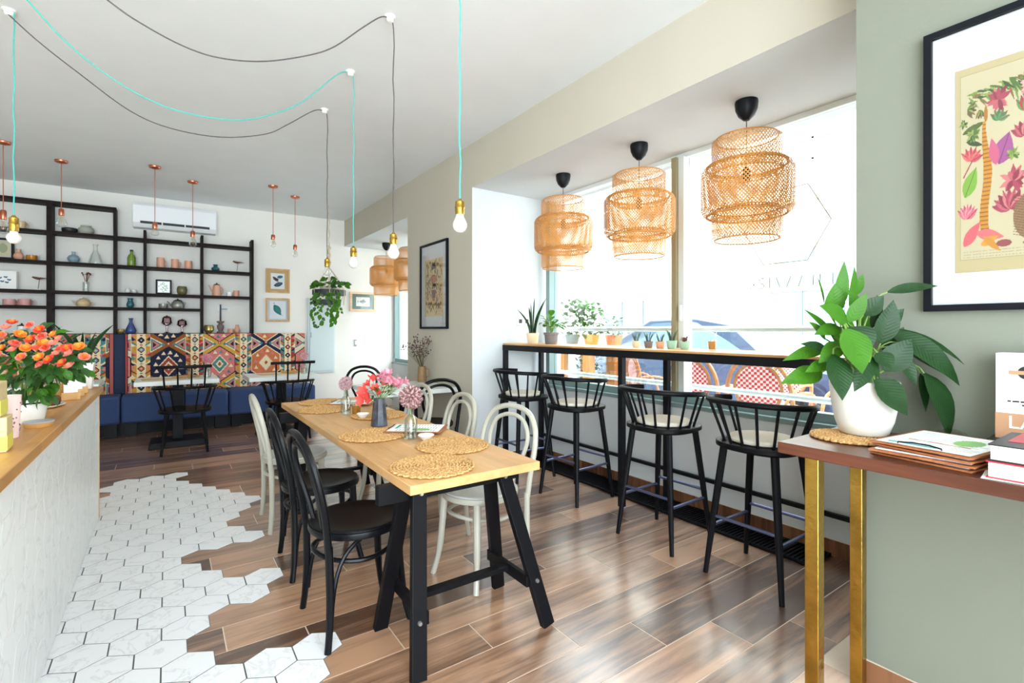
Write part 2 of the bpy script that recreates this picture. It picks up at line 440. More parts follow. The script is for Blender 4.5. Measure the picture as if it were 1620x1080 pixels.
# hexagon tile field
EDGE = [(-0.458, 5.317), (-0.255, 5.419), (-0.006, 5.466), (0.104, 5.373), (0.098, 5.085), (0.189, 5.133), (0.18, 4.886), (0.273, 4.754), (0.441, 4.705), (0.534, 4.539), (0.623, 4.38), (0.541, 4.284), (0.453, 4.092), (0.357, 3.956), (0.347, 3.845), (0.442, 3.756), (0.527, 3.566), (0.477, 3.438), (0.328, 3.503), (0.168, 3.504), (0.079, 3.444), (0.082, 3.36), (0.163, 3.288), (0.163, 3.195), (0.25, 3.12), (0.249, 3.034), (0.339, 2.971), (0.425, 3.028), (0.514, 2.966), (0.511, 2.866), (0.427, 2.801), (0.422, 2.703), (0.335, 2.65), (0.245, 2.708), (0.157, 2.65), (0.155, 2.551), (0.069, 2.499), (0.068, 2.406), (0.156, 2.341), (0.151, 2.243), (0.241, 2.18), (0.326, 2.235), (0.418, 2.174), (0.502, 2.229), (0.586, 2.17), (0.587, 2.075), (0.501, 2.016), (0.42, 1.9), (0.42, 1.6), (-0.5, 1.6)]
def inside(x, y, P=EDGE):
    r = False; n = len(P)
    for i in range(n):
        x0, y0 = P[i]; x1, y1 = P[(i + 1) % n]
        if (y0 > y) != (y1 > y) and x < (x1 - x0) * (y - y0) / (y1 - y0) + x0: r = not r
    return r
HS = 0.1021
def hexpoly(s): return [(s * math.sin(PI / 3 * k), s * math.cos(PI / 3 * k)) for k in range(5, -1, -1)]
hex_me = MB().prism(hexpoly(HS - 0.0032), 0.0, 0.0014).mesh('hexagon_tile', False)
hex_me.materials.append(M_marble)
bed = MB(); spots = []
for r in range(-6, 21):
    y = 2.4525 + 0.1531 * r
    for k in range(-4, 5):
        x = -0.019 + 0.1768 * k + (0.0884 if r % 2 else 0)
        if x < -0.48: continue
        if inside(x, y): spots.append((x, y))
for x, y in spots:
    bed.prism([(x + a, y + b) for a, b in hexpoly(HS + 0.0008)], 0.0, 0.0095)
part(floor, 'tile_grout', bed, M_grout, smooth=False)
for i, (x, y) in enumerate(spots):
    newobj('hexagon_tile', hex_me, floor, None, (x, y, 0.0092 + random.random() * 0.0004))
# planks of wood-look tile, each its own piece
pl_cache = {}
def plank(x0, x1, y0, y1):
    key = (round(x1 - x0, 3), round(y1 - y0, 3))
    if key not in pl_cache:
        me = MB().box(0, key[0], 0, key[1], 0, 0.0078).mesh('plank', False); me.materials.append(M_plank); pl_cache[key] = me
    newobj('plank', pl_cache[key], floor, None, (x0, y0, 0.0004 + random.random() * 0.0004))
for k in range(-6, 32):
    y0 = 1.92 + 0.2 * k; y1 = y0 + 0.2
    if y0 > 8.13: break
    y1 = min(y1, 8.15)
    xs = -0.386 if y1 < 4.47 else -1.75
    xe = 3.16
    if y1 > 4.05 and y0 < 5.573: xe = 2.36
    if y0 < 0.79: xe = 2.12
    xj = 0.801 - 0.3 * k
    n0 = math.floor((xs - xj) / 1.2)
    x = xj + 1.2 * n0
    while x < xe:
        a, b = max(x, xs), min(x + 1.2, xe)
        if b - a > 0.03:
            g = 0.0026
            pts = [(a + (b - a) * t, y0 + 0.2 * q) for t in (0, .25, .5, .75, 1) for q in (.1, .5, .9)]
            if not all(inside(*p) for p in pts): plank(a + g, b - g, y0 + g, y1 - g)
        x += 1.2

# walls, beam, ceiling
struct('ceiling', MB().box(-3.0, 2.36, -2.4, 8.15, 3.065, 3.25), M_ceil, smooth=False)
struct('wall_back', MB().box(-3.0, 3.45, 8.15, 8.35, 0, 3.25), M_back, smooth=False)
struct('wall_left', MB().box(-3.0, -2.8, -2.4, 8.15, 0, 3.065), M_back, smooth=False)
struct('wall_light_block', MB().box(1.4, 2.12, -2.4, -2.2, 0, 3.065), M_back, smooth=False)  # unseen wall strip, added to keep rear daylight off the column
def two_tone(name, boxes, m_face, m_other):
    me_b = MB()
    for b in boxes: me_b.box(*b)
    o = struct(name, me_b, [m_face, m_other], smooth=False)
    for p in o.data.polygons: p.material_index = 0 if p.normal.x < -0.5 else 1
    return o
two_tone('wall_right', [(2.36, 3.45, 4.05, 5.573, 0.0, 2.653)], M_cream, M_white)
two_tone('trim_1', [(2.36, 3.45, 0.79, 8.15, 2.653, 3.25)], M_cream, M_white)
struct('wall_column', MB().box(2.12, 3.45, -2.4, 0.79, 0, 3.25), M_sage, smooth=False)
two_tone('wall_knee', [(3.165, 3.45, 0.79, 4.05, 0, 0.73), (3.165, 3.45, 5.573, 8.15, 0, 0.73)], M_white, M_white)

# skirting of brown tiles
M_skirt = wood_mat('skirting_tile', c(78, 48, 32), c(132, 90, 62), 0.4, 2, 3.0, 0.9)
def skirting(name, x, y0, y1, face='x', step=0.2, h=0.102):
    b = sempty(name)
    y = y0
    while y < y1 - 0.005:
        e = min(y + step, y1)
        if face == 'x': mb = MB().box(x - 0.011, x, y + 0.0018, e - 0.0018, 0.009, h)
        else: mb = MB().box(y + 0.0018, e - 0.0018, x - 0.011, x, 0.009, h)
        part(b, 'tile', mb, M_skirt, smooth=False)
        y = e
    mb = MB().box(x - 0.007, x, y0, y1, 0.009, h + 0.002) if face == 'x' else MB().box(y0, y1, x - 0.007, x, 0.009, h + 0.002)
    part(b, 'grout', mb, M_grout2, smooth=False)
skirting('baseboard_knee', 3.164, 0.80, 4.04)
skirting('baseboard_niche', 4.049, 2.365, 3.15, 'y')
skirting('baseboard_pier', 2.359, 4.05, 5.57)
skirting('baseboard_column', 2.119, -0.42, 0.78)
b_ = sempty('baseboard_return'); part(b_, 'tile', MB().box(2.112, 2.312, 0.791, 0.802, 0.009, 0.102), M_skirt, smooth=False)

# windows
def window(name, y0, y1, mull, x=3.165):
    w = sempty(name); z0, z1 = 0.73, 2.652
    fx0, fx1 = x + 0.05, x + 0.12
    part(w, 'window_sill', MB().box(x - 0.015, x + 0.2, y0, y1, z0, z0 + 0.03), M_mullion, smooth=False)
    part(w, 'bottom_rail', MB().box(fx0, fx1, y0, y1, z0 + 0.03, z0 + 0.085), M_mullion, smooth=False)
    part(w, 'top_rail', MB().box(fx0, fx1, y0, y1, z1 - 0.035, z1), M_frame_w, smooth=False)
    part(w, 'jamb', MB().box(fx0 - 0.03, fx1, y1 - 0.055, y1, z0 + 0.085, z1 - 0.035), M_mullion, smooth=False)
    part(w, 'jamb', MB().box(fx0 - 0.03, fx1, y0, y0 + 0.055, z0 + 0.085, z1 - 0.035), M_mullion, smooth=False)
    ys = [y0 + 0.055]
    for m in mull:
        part(w, 'mullion', MB().box(fx0 - 0.03, fx1, m - 0.024, m + 0.024, z0 + 0.085, z1 - 0.035), M_frame_w, smooth=False)
        part(w, 'mullion_cover', MB().box(fx0 - 0.06, fx1, m + 0.024, m + 0.066, z0 + 0.085, z1 - 0.035), M_olive, smooth=False)
        ys += [m - 0.024, m + 0.066]
    ys.append(y1 - 0.055)
    for a, b in zip(ys[::2], ys[1::2]):
        part(w, 'glass_pane', MB().box(x + 0.085, x + 0.091, a, b, z0 + 0.085, z1 - 0.035), M_pane, smooth=False)
    return w
w1 = window('window_1', 0.80, 3.97, [2.345])
w2 = window('window_2', 5.60, 8.13, [])
part(w1, 'handle', MB().box(3.165, 3.19, 2.335, 2.355, 1.38, 1.50), M_frame_w, bevel=0.004)
# faint etched hexagon emblem and mirrored lettering on the near pane
M_etch = mat('etched_glass_film', c(158, 164, 170), 0.8)
et = MB(); xe = 3.247
def stroke(mb, y0, z0, y1, z1, w=0.006):
    mb.bar((xe, y0, z0), (xe, y1, z1), w, 0.001, (1, 0, 0))
hx = [(1.47, 2.215), (1.34, 1.976), (1.474, 1.745), (1.75, 1.745), (1.88, 1.976), (1.75, 2.215)]
for (a, b), (d, e) in zip(hx, hx[1:] + hx[:1]): stroke(et, a, b, d, e)
for rr in (0.05, 0.075, 0.1):
    ring = [(1.61 + rr * math.cos(t), 1.95 + rr * 1.15 * math.sin(t)) for t in np.linspace(-2.2, 1.2, 12)]
    for (a, b), (d, e) in zip(ring, ring[1:]): stroke(et, a, b, d, e, 0.005)
part(w1, 'emblem', et, M_etch, smooth=False, label='faint hexagon emblem on the glass')
lt = MB(); zt, zb = 1.655, 1.585
for x0, x1, k in ((1.886, 1.913, 0), (1.813, 1.813, 0), (1.813, 1.847, 2), (1.708, 1.708, 0), (1.666, 1.639, 0), (1.573, 1.6, 0), (1.504, 1.527, 0), (1.438, 1.442, 0), (1.4, 1.404, 0), (1.33, 1.33, 0)):
    if k == 2: stroke(lt, x0, (zt + zb) / 2, x1, zb)
    else: stroke(lt, x0, zt, x1, zb)
sc_ = [(1.743, zt - .005), (1.759, zt), (1.778, zt - .008), (1.77, zt - .03), (1.747, zt - .045), (1.743, zb + .012), (1.763, zb), (1.782, zb + .006)]
for (a, b), (d, e) in zip(sc_, sc_[1:]): stroke(lt, a, b, d, e)
for z in (zt + 0.03, zb - 0.03): stroke(lt, 1.93, z, 1.2, z, 0.003)
part(w1, 'lettering', lt, M_etch, smooth=False, label='faint mirrored lettering on the glass')

# black floor grille under the window
gr = thing('floor_grille', 'long black metal floor grille along the wall under the window', 'grille', (0, 0, 0.009))
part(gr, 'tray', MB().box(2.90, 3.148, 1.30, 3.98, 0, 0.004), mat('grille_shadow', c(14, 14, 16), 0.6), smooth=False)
for x in (2.90, 3.138): part(gr, 'frame_bar', MB().box(x, x + 0.01, 1.30, 3.98, 0.0, 0.018), M_blackmetal, smooth=False)
for y in (1.30, 3.97): part(gr, 'frame_bar', MB().box(2.91, 3.138, y, y + 0.01, 0.0, 0.018), M_blackmetal, smooth=False)
sl = MB().box(2.91, 3.138, -0.004, 0.004, 0.002, 0.016).mesh('slat', False); sl.materials.append(M_blackmetal)
for i in range(1, 106): newobj('slat', sl, gr, None, (0, 1.305 + i * 0.0252, 0))

# power socket on the niche wall, socket and switch on the back wall
M_plastic = mat('white_plastic', c(236, 236, 232), 0.4)
M_hole = mat('dark_recess', c(70, 70, 70), 0.6)
s_ = thing('wall_socket', 'white double power socket on the window niche wall', 'socket', (2.957, 4.049, 1.397))
part(s_, 'plate', MB().box(-0.085, 0.075, -0.012, 0, -0.042, 0.042), M_plastic, bevel=0.003)
for x in (-0.045, 0.035): part(s_, 'outlet', MB().box(x - 0.02, x + 0.02, -0.014, -0.0119, -0.02, 0.02), M_hole, bevel=0.001)
s_ = thing('wall_socket', 'white power socket behind the candle on the shelf unit', 'socket', (0.66, 8.149, 1.60))
part(s_, 'plate', MB().box(-0.08, 0.08, -0.012, 0, -0.035, 0.035), M_plastic, bevel=0.003)
part(s_, 'outlet', MB().box(-0.04, 0.05, -0.014, -0.0119, -0.015, 0.015), mat('socket_shadow', c(190, 190, 186), 0.6), bevel=0.001)
s_ = thing('light_switch', 'small grey switch on the white wall below the fish print', 'switch', (2.537, 8.149, 1.09))
part(s_, 'plate', MB().box(-0.022, 0.022, -0.012, 0, -0.055, 0.055), mat('switch_grey', c(170, 172, 174), 0.5), bevel=0.003)
part(s_, 'rocker', MB().box(-0.012, 0.012, -0.018, -0.0119, -0.03, 0.03), M_plastic, bevel=0.002)
# pale blue meter cabinet on the back wall
M_pale = mat('pale_blue_paint', c(206, 220, 222), 0.4)
cb = thing('meter_cabinet', 'pale blue flat wall cabinet behind the hanging plant', 'cabinet', (1.997, 8.149, 1.216))
part(cb, 'cabinet_frame', MB().box(-0.206, 0.206, -0.02, 0, -0.585, 0.585), M_pale, bevel=0.002)
part(cb, 'door', MB().box(-0.175, 0.185, -0.03, -0.0199, -0.555, 0.555), M_pale, bevel=0.002)
part(cb, 'handle', MB().box(-0.16, -0.15, -0.04, -0.0299, -0.03, 0.05), mat('dull_chrome', c(170, 175, 178), 0.3, metal=0.8), bevel=0.001)
# ================================================================ LARGE FURNITURE
# service counter on the left
ct = thing('service_counter', 'long service counter faced with white marble hexagon tiles and a wooden top', 'counter', (0, 0, 0))
part(ct, 'body', MB().box(-0.95, -0.396, 0.3, 4.455, 0.0135, 0.88), M_grout3, smooth=False)
part(ct, 'worktop', MB().box(-1.0, -0.365, 0.3, 4.48, 0.88, 0.92), M_beechx, bevel=0.003)
part(ct, 'corner_trim', MB().box(-0.402, -0.384, 4.455, 4.470, 0.0135, 0.88), M_pine, smooth=False)
part(ct, 'end_panel', MB().box(-0.95, -0.402, 4.4551, 4.466, 0.0135, 0.88), M_pine, smooth=False)
hexf = MB()
def hex_clip_poly(cy, cz, s, ymin, ymax, zmin, zmax):
    P = [(cy + s * math.cos(PI / 3 * k), cz + s * math.sin(PI / 3 * k)) for k in range(6)]
    for ax, lim, sg in ((0, ymin, 1), (0, ymax, -1), (1, zmin, 1), (1, zmax, -1)):
        Q = []
        for i in range(len(P)):
            a, b = P[i], P[(i + 1) % len(P)]
            ia, ib = (a[ax] - lim) * sg >= 0, (b[ax] - lim) * sg >= 0
            if ia: Q.append(a)
            if ia != ib:
                t = (lim - a[ax]) / (b[ax] - a[ax]); Q.append((a[0] + (b[0] - a[0]) * t, a[1] + (b[1] - a[1]) * t))
        P = Q
        if len(P) < 3: return None
    return P
fullhex = None
S2 = 0.1021
for i in range(0, 24):
    cy = 1.3 + 1.5 * S2 * i
    for j in range(-1, 7):
        cz = 0.06 + math.sqrt(3) * S2 * (j + (0.5 if i % 2 else 0))
        P = hex_clip_poly(cy, cz, S2 - 0.0016, 0.9, 4.452, 0.014, 0.879)
        if not P: continue
        n = len(P)
        mb = MB().add([(-0.396, a, b) for a, b in P] + [(-0.388, a, b) for a, b in P], [tuple(range(n, 2 * n)), tuple(range(n - 1, -1, -1))] + [(k, n + k, n + (k + 1) % n, (k + 1) % n) for k in range(n)])
        part(ct, 'hexagon_tile', mb, M_marble2, smooth=False)

# long trestle dining table
dt = thing('dining_table', 'long beech dining table on black trestles in the middle of the room', 'table', (1.03, 2.945, 0.009))
part(dt, 'tabletop', MB().box(-0.30, 0.30, -1.245, 1.245, 0.70, 0.736), M_beech, bevel=0.002)
M_bolt = mat('steel_bolt', c(200, 200, 200), 0.3, metal=0.9)
for yc, sg in ((-1.03, 1), (1.0, -1)):
    tr = part(dt, 'trestle', MB().box(-0.36, 0.30, yc - 0.055, yc - 0.01, 0.625, 0.699), M_black, smooth=False, bevel=0.003)
    for sx, tx, fx in ((-1, -0.205, -0.262), (1, 0.195, 0.355)):
        for dy, ty, fy in ((-1, -0.075, -0.20), (1, 0.035, 0.20)):
            part(tr, 'leg', MB().bar((tx, yc + ty, 0.69), (fx, yc + fy, 0.0), 0.03, 0.06, (1, 0, 0)), M_black, smooth=False, bevel=0.002)
        k = 0.27
        px_ = tx + (fx - tx) * (1 - k)
        part(tr, 'crosspiece', MB().bar((px_ + 0.035 * -sx, yc - 0.165, 0.20), (px_ + 0.035 * -sx, yc + 0.165, 0.20), 0.022, 0.05, (0, 0, 1)), M_black, smooth=False, bevel=0.002)
        for (by, bz, bx) in ((yc - 0.097, 0.66, tx + 0.0), (yc - 0.176, 0.20, px_)):
            part(tr, 'bolt', MB().tube([(bx, by - 0.002, bz), (bx, by - 0.012, bz)], [0.009, 0.007], 10), M_bolt)
    part(tr, 'stretcher', MB().bar((-0.215, yc, 0.205), (0.28, yc, 0.205), 0.045, 0.022, (0, 0, 1)), M_black, smooth=False, bevel=0.002)

# bentwood chairs
def mirror_bow(half):
    r = [Vector(p) for p in half]
    return r + [Vector((p.x, -p.y, p.z)) for p in reversed(r[:-1])]
def bentwood(name, label, m, mseat, arcs, group):
    t = thing(name, label, 'chair', group=group)
    part(t, 'seat', MB().lathe([(0, 0.452), (0.10, 0.453), (0.165, 0.456), (0.186, 0.461), (0.196, 0.461), (0.2, 0.457), (0.2, 0.448)], 36), mseat)
    part(t, 'seat_ring', MB().lathe([(0.15, 0.421), (0.197, 0.42), (0.206, 0.424), (0.209, 0.436), (0.206, 0.45), (0.2, 0.452), (0.15, 0.45), (0.15, 0.421)], 36), m)
    bow = smooth_path(mirror_bow([(-0.178, 0.186, 0.40), (-0.192, 0.197, 0.53), (-0.215, 0.205, 0.65), (-0.238, 0.192, 0.75), (-0.255, 0.145, 0.823), (-0.264, 0.075, 0.856), (-0.266, 0, 0.865)]), 5)
    part(t, 'outer_bow', MB().tube(bow, 0.0155, 10), m)
    bow = smooth_path(mirror_bow([(-0.165, 0.072, 0.44), (-0.184, 0.098, 0.53), (-0.208, 0.138, 0.63), (-0.229, 0.145, 0.71), (-0.243, 0.11, 0.78), (-0.252, 0.055, 0.81), (-0.254, 0, 0.817)]), 5)
    part(t, 'inner_bow', MB().tube(bow, 0.0125, 8), m)
    for s in (-1, 1):
        part(t, 'leg', MB().tube(smooth_path([(-0.176, s * 0.184, 0.42), (-0.172, s * 0.188, 0.25), (-0.176, s * 0.196, 0.1), (-0.186, s * 0.205, 0.0)], 4), [0.0165] * 5 + [0.0155] * 4 + [0.0145] * 4, 10), m)
        part(t, 'leg', MB().tube(smooth_path([(0.142, s * 0.128, 0.425), (0.150, s * 0.135, 0.28), (0.163, s * 0.148, 0.12), (0.188, s * 0.168, 0.0)], 4), [0.0195] * 4 + [0.0175] * 4 + [0.0145] * 5, 10), m)
        if arcs:
            part(t, 'brace', MB().tube(bez((-0.166, s * 0.186, 0.10), (-0.155, s * 0.17, 0.36), (-0.09, s * 0.15, 0.40), (0.05, s * 0.13, 0.425), 10), 0.0095, 8), m)
    ring = [(0.178 * math.cos(a) - 0.01, 0.172 * math.sin(a), 0.335 + 0.01 * math.cos(2 * a)) for a in np.linspace(0, 2 * PI, 33)[:-1]]
    part(t, 'hoop', MB().tube(ring, 0.0105, 8, closed=True), m)
    return t
M_seatb = mat('black_leatherette', c(11, 12, 15), 0.36, spec=0.22)
M_seatw = mat('white_seat_lacquer', c(186, 187, 182), 0.3, spec=0.5)
G1 = 'bentwood chairs round the long table'
FZ = 0.0085
cb1 = bentwood('bentwood_chair', 'black bentwood chair with round padded seat, nearest on the left of the long table', M_bent_black, M_seatb, True, G1)
cb1.location = (0.715, 2.277, FZ); cb1.rotation_euler = (0, 0, 0.02)
dup(cb1, (0.725, 2.955, FZ), -0.03, 'black bentwood chair between a black and a pale chair, left of the long table', G1)
cw1 = bentwood('bentwood_chair', 'pale bentwood chair with round seat, farthest on the left of the long table', M_bent_white, M_seatw, False, G1)
cw1.location = (0.73, 3.68, FZ); cw1.rotation_euler = (0, 0, -0.02)
dup(cw1, (1.395, 2.31, FZ), PI + 0.22, 'pale bentwood chair nearest on the window side of the long table', G1)
dup(cw1, (1.40, 2.965, FZ), PI - 0.02, 'pale bentwood chair in the middle of the window side of the long table', G1)
dup(cw1, (1.40, 3.62, FZ), PI + 0.03, 'pale bentwood chair farthest on the window side, behind the flowers', G1)
dup(cb1, (2.0, 4.19, FZ), PI / 2 - 0.12, 'black bentwood chair with its back to us, at the small table by the pier', 'bentwood chairs at the small table')
dup(cb1, (1.88, 5.56, FZ), -PI / 2 - 0.1, 'black bentwood chair beyond the small table, against the white wall', 'bentwood chairs at the small table')

# small white table by the pier
M_tabw = mat('white_table_top', c(226, 230, 226), 0.35)
st = thing('cafe_table', 'small white table pushed against the pier, holding the brown jug', 'table', (1.94, 4.66, 0.009))
part(st, 'table_top', MB().box(-0.39, 0.39, -0.40, 0.40, 0.70, 0.741), M_tabw, bevel=0.003)
part(st, 'column', MB().box(-0.04, 0.04, -0.04, 0.04, 0.05, 0.70), M_black, bevel=0.003)
part(st, 'base', MB().box(-0.28, 0.28, -0.28, 0.28, 0.0, 0.05), M_black, bevel=0.012)

# bar stools
def barstool(label):
    t = thing('bar_stool', label, 'stool', group='black bar stools along the window bar')
    P = []
    for i in range(40):
        a = 2 * PI * i / 40; ca, sa = math.cos(a), math.sin(a)
        r = 0.205 / (abs(ca) ** 2.8 + abs(sa) ** 2.8) ** (1 / 2.8)
        P.append((r * ca, r * sa * 1.02))
    mb = MB(); mb.prism([(x * 0.94, y * 0.94) for x, y in P], 0.682, 0.69); mb.prism(P, 0.69, 0.716)
    part(t, 'seat', mb, M_black, bevel=0.004)
    part(t, 'cushion', MB().lathe([(0, 0.717), (0.15, 0.717), (0.163, 0.724), (0.165, 0.735), (0.158, 0.744), (0.10, 0.749), (0, 0.75)], 32), mat('beige_felt', c(216, 208, 192), 0.9, bump=0.2, bscale=200))
    for sx in (-1, 1):
        for sy in (-1, 1):
            part(t, 'leg', MB().tube([(sx * 0.132, sy * 0.135, 0.69), (sx * 0.166, sy * 0.17, 0.34), (sx * 0.198, sy * 0.203, 0.0)], [0.02, 0.0185, 0.0125], 10), M_black)
    for a, b, z in (((-0.168, -0.172), (-0.168, 0.172), 0.31), ((0.168, -0.172), (0.168, 0.172), 0.31), ((-0.172, -0.176), (0.172, -0.176), 0.26), ((-0.172, 0.176), (0.172, 0.176), 0.26)):
        part(t, 'foot_rail', MB().tube([(a[0], a[1], z), (b[0], b[1], z)], 0.0095, 8), mat('blued_steel', c(92, 98, 128), 0.3, metal=0.7))
    rail = []
    for i in range(25):
        a = math.radians(62 + 236 * i / 24)
        rail.append((0.235 * math.cos(a) - 0.02, 0.262 * math.sin(a), 0.925 + 0.014 * math.cos(a) * -1))
    part(t, 'back_rail', MB().tube(rail, 0.0155, 10), M_black)
    for i in range(11):
        a = math.radians(68 + 224 * i / 10)
        ca, sa = math.cos(a), math.sin(a)
        part(t, 'spindle', MB().tube([(0.178 * ca - 0.005, 0.185 * sa, 0.712), (0.235 * ca - 0.02, 0.262 * sa, 0.925 - 0.014 * ca)], 0.0075, 8), M_black)
    return t
bs = barstool('black bar stool with cushion, nearest to the brass-legged console')
bs.location = (2.585, 1.40, FZ)
dup(bs, (2.58, 2.03, FZ), 0.03, 'black bar stool with cushion, second from the brass-legged console', 'black bar stools along the window bar')
dup(bs, (2.655, 2.93, FZ), 0.06, 'black bar stool with cushion, third from the brass-legged console', 'black bar stools along the window bar')
dup(bs, (2.64, 3.62, FZ), -0.04, 'black bar stool with cushion, farthest one in the niche corner', 'black bar stools along the window bar')

# window bar
wb = thing('window_bar', 'high wooden window bar on a black steel frame', 'bar table', (0, 0, 0))
part(wb, 'bar_top', MB().box(2.705, 3.135, 0.81, 4.045, 1.164, 1.178), M_beech, bevel=0.001)
part(wb, 'frame_rail', MB().box(2.70, 2.74, 0.81, 4.045, 1.112, 1.163), M_blackmetal, smooth=False)
part(wb, 'frame_rail', MB().box(3.095, 3.135, 0.81, 4.045, 1.112, 1.163), M_blackmetal, smooth=False)
for y in (0.85, 2.51, 4.02): part(wb, 'cross_rail', MB().box(2.74, 3.095, y - 0.02, y + 0.02, 1.112, 1.163), M_blackmetal, smooth=False)
for x, y in ((2.72, 0.87), (2.72, 2.51), (2.72, 4.02), (3.115, 0.87), (3.115, 2.42), (3.115, 3.96)):
    part(wb, 'leg', MB().box(x - 0.02, x + 0.02, y - 0.02, y + 0.02, 0.0285, 1.112), M_blackmetal, smooth=False)
part(wb, 'lower_rail', MB().box(3.105, 3.13, 0.89, 3.94, 0.245, 0.27), M_blackmetal, smooth=False)

# console on the right
cs = thing('console_table', 'red-brown wooden console with hammered brass legs against the green column', 'table', (0, 0, 0.009))
part(cs, 'console_top', MB().box(1.63, 2.105, -0.78, 0.832, 0.909, 0.945), M_mahog, bevel=0.003)
for x, y in ((1.665, 0.735), (2.083, 0.77), (1.665, -0.70), (2.083, -0.70)):
    part(cs, 'leg', MB().box(x - 0.02, x + 0.02, y - 0.02, y + 0.02, 0, 0.909), M_brass, bevel=0.002)

# upholstered bench and kilim backrests along the back wall
M_denim = mat('blue_denim', c(52, 74, 118), 0.85, noise=0.35, nscale=160, bump=0.25, bscale=260, col2=c(40, 58, 98))
M_navy = mat('navy_denim', c(42, 54, 84), 0.9, noise=0.3, nscale=160, bump=0.2, bscale=260)
bn = thing('banquette', 'blue upholstered banquette with kilim backrests along the back wall', 'bench', (0, 0, 0.009))
for x0, x1 in ((-1.72, -0.462), (-0.452, 0.672), (0.682, 1.775)):
    part(bn, 'seat', MB().box(x0, x1, 7.55, 8.05, 0.165, 0.50), M_denim, bevel=0.03)
    for x in (x0 + 0.09, x1 - 0.09):
        for y in (7.66, 7.96): part(bn, 'foot', MB().box(x - 0.06, x + 0.06, y - 0.05, y + 0.05, 0, 0.165), M_black, smooth=False)
part(bn, 'shade_board', MB().box(-1.70, 1.75, 7.76, 7.78, 0.0, 0.1645), M_black, smooth=False)  # black board added to stand in for the shade under the seats
for x0, x1 in ((-1.72, -0.545), (-0.43, 1.70)):
    part(bn, 'backrest', MB().box(x0, x1, 7.885, 7.975, 0.5005, 1.247), M_navy, bevel=0.012)
part(bn, 'backrest_gap', MB().box(-0.545, -0.43, 7.905, 7.97, 0.5005, 1.24), M_navy, bevel=0.01)

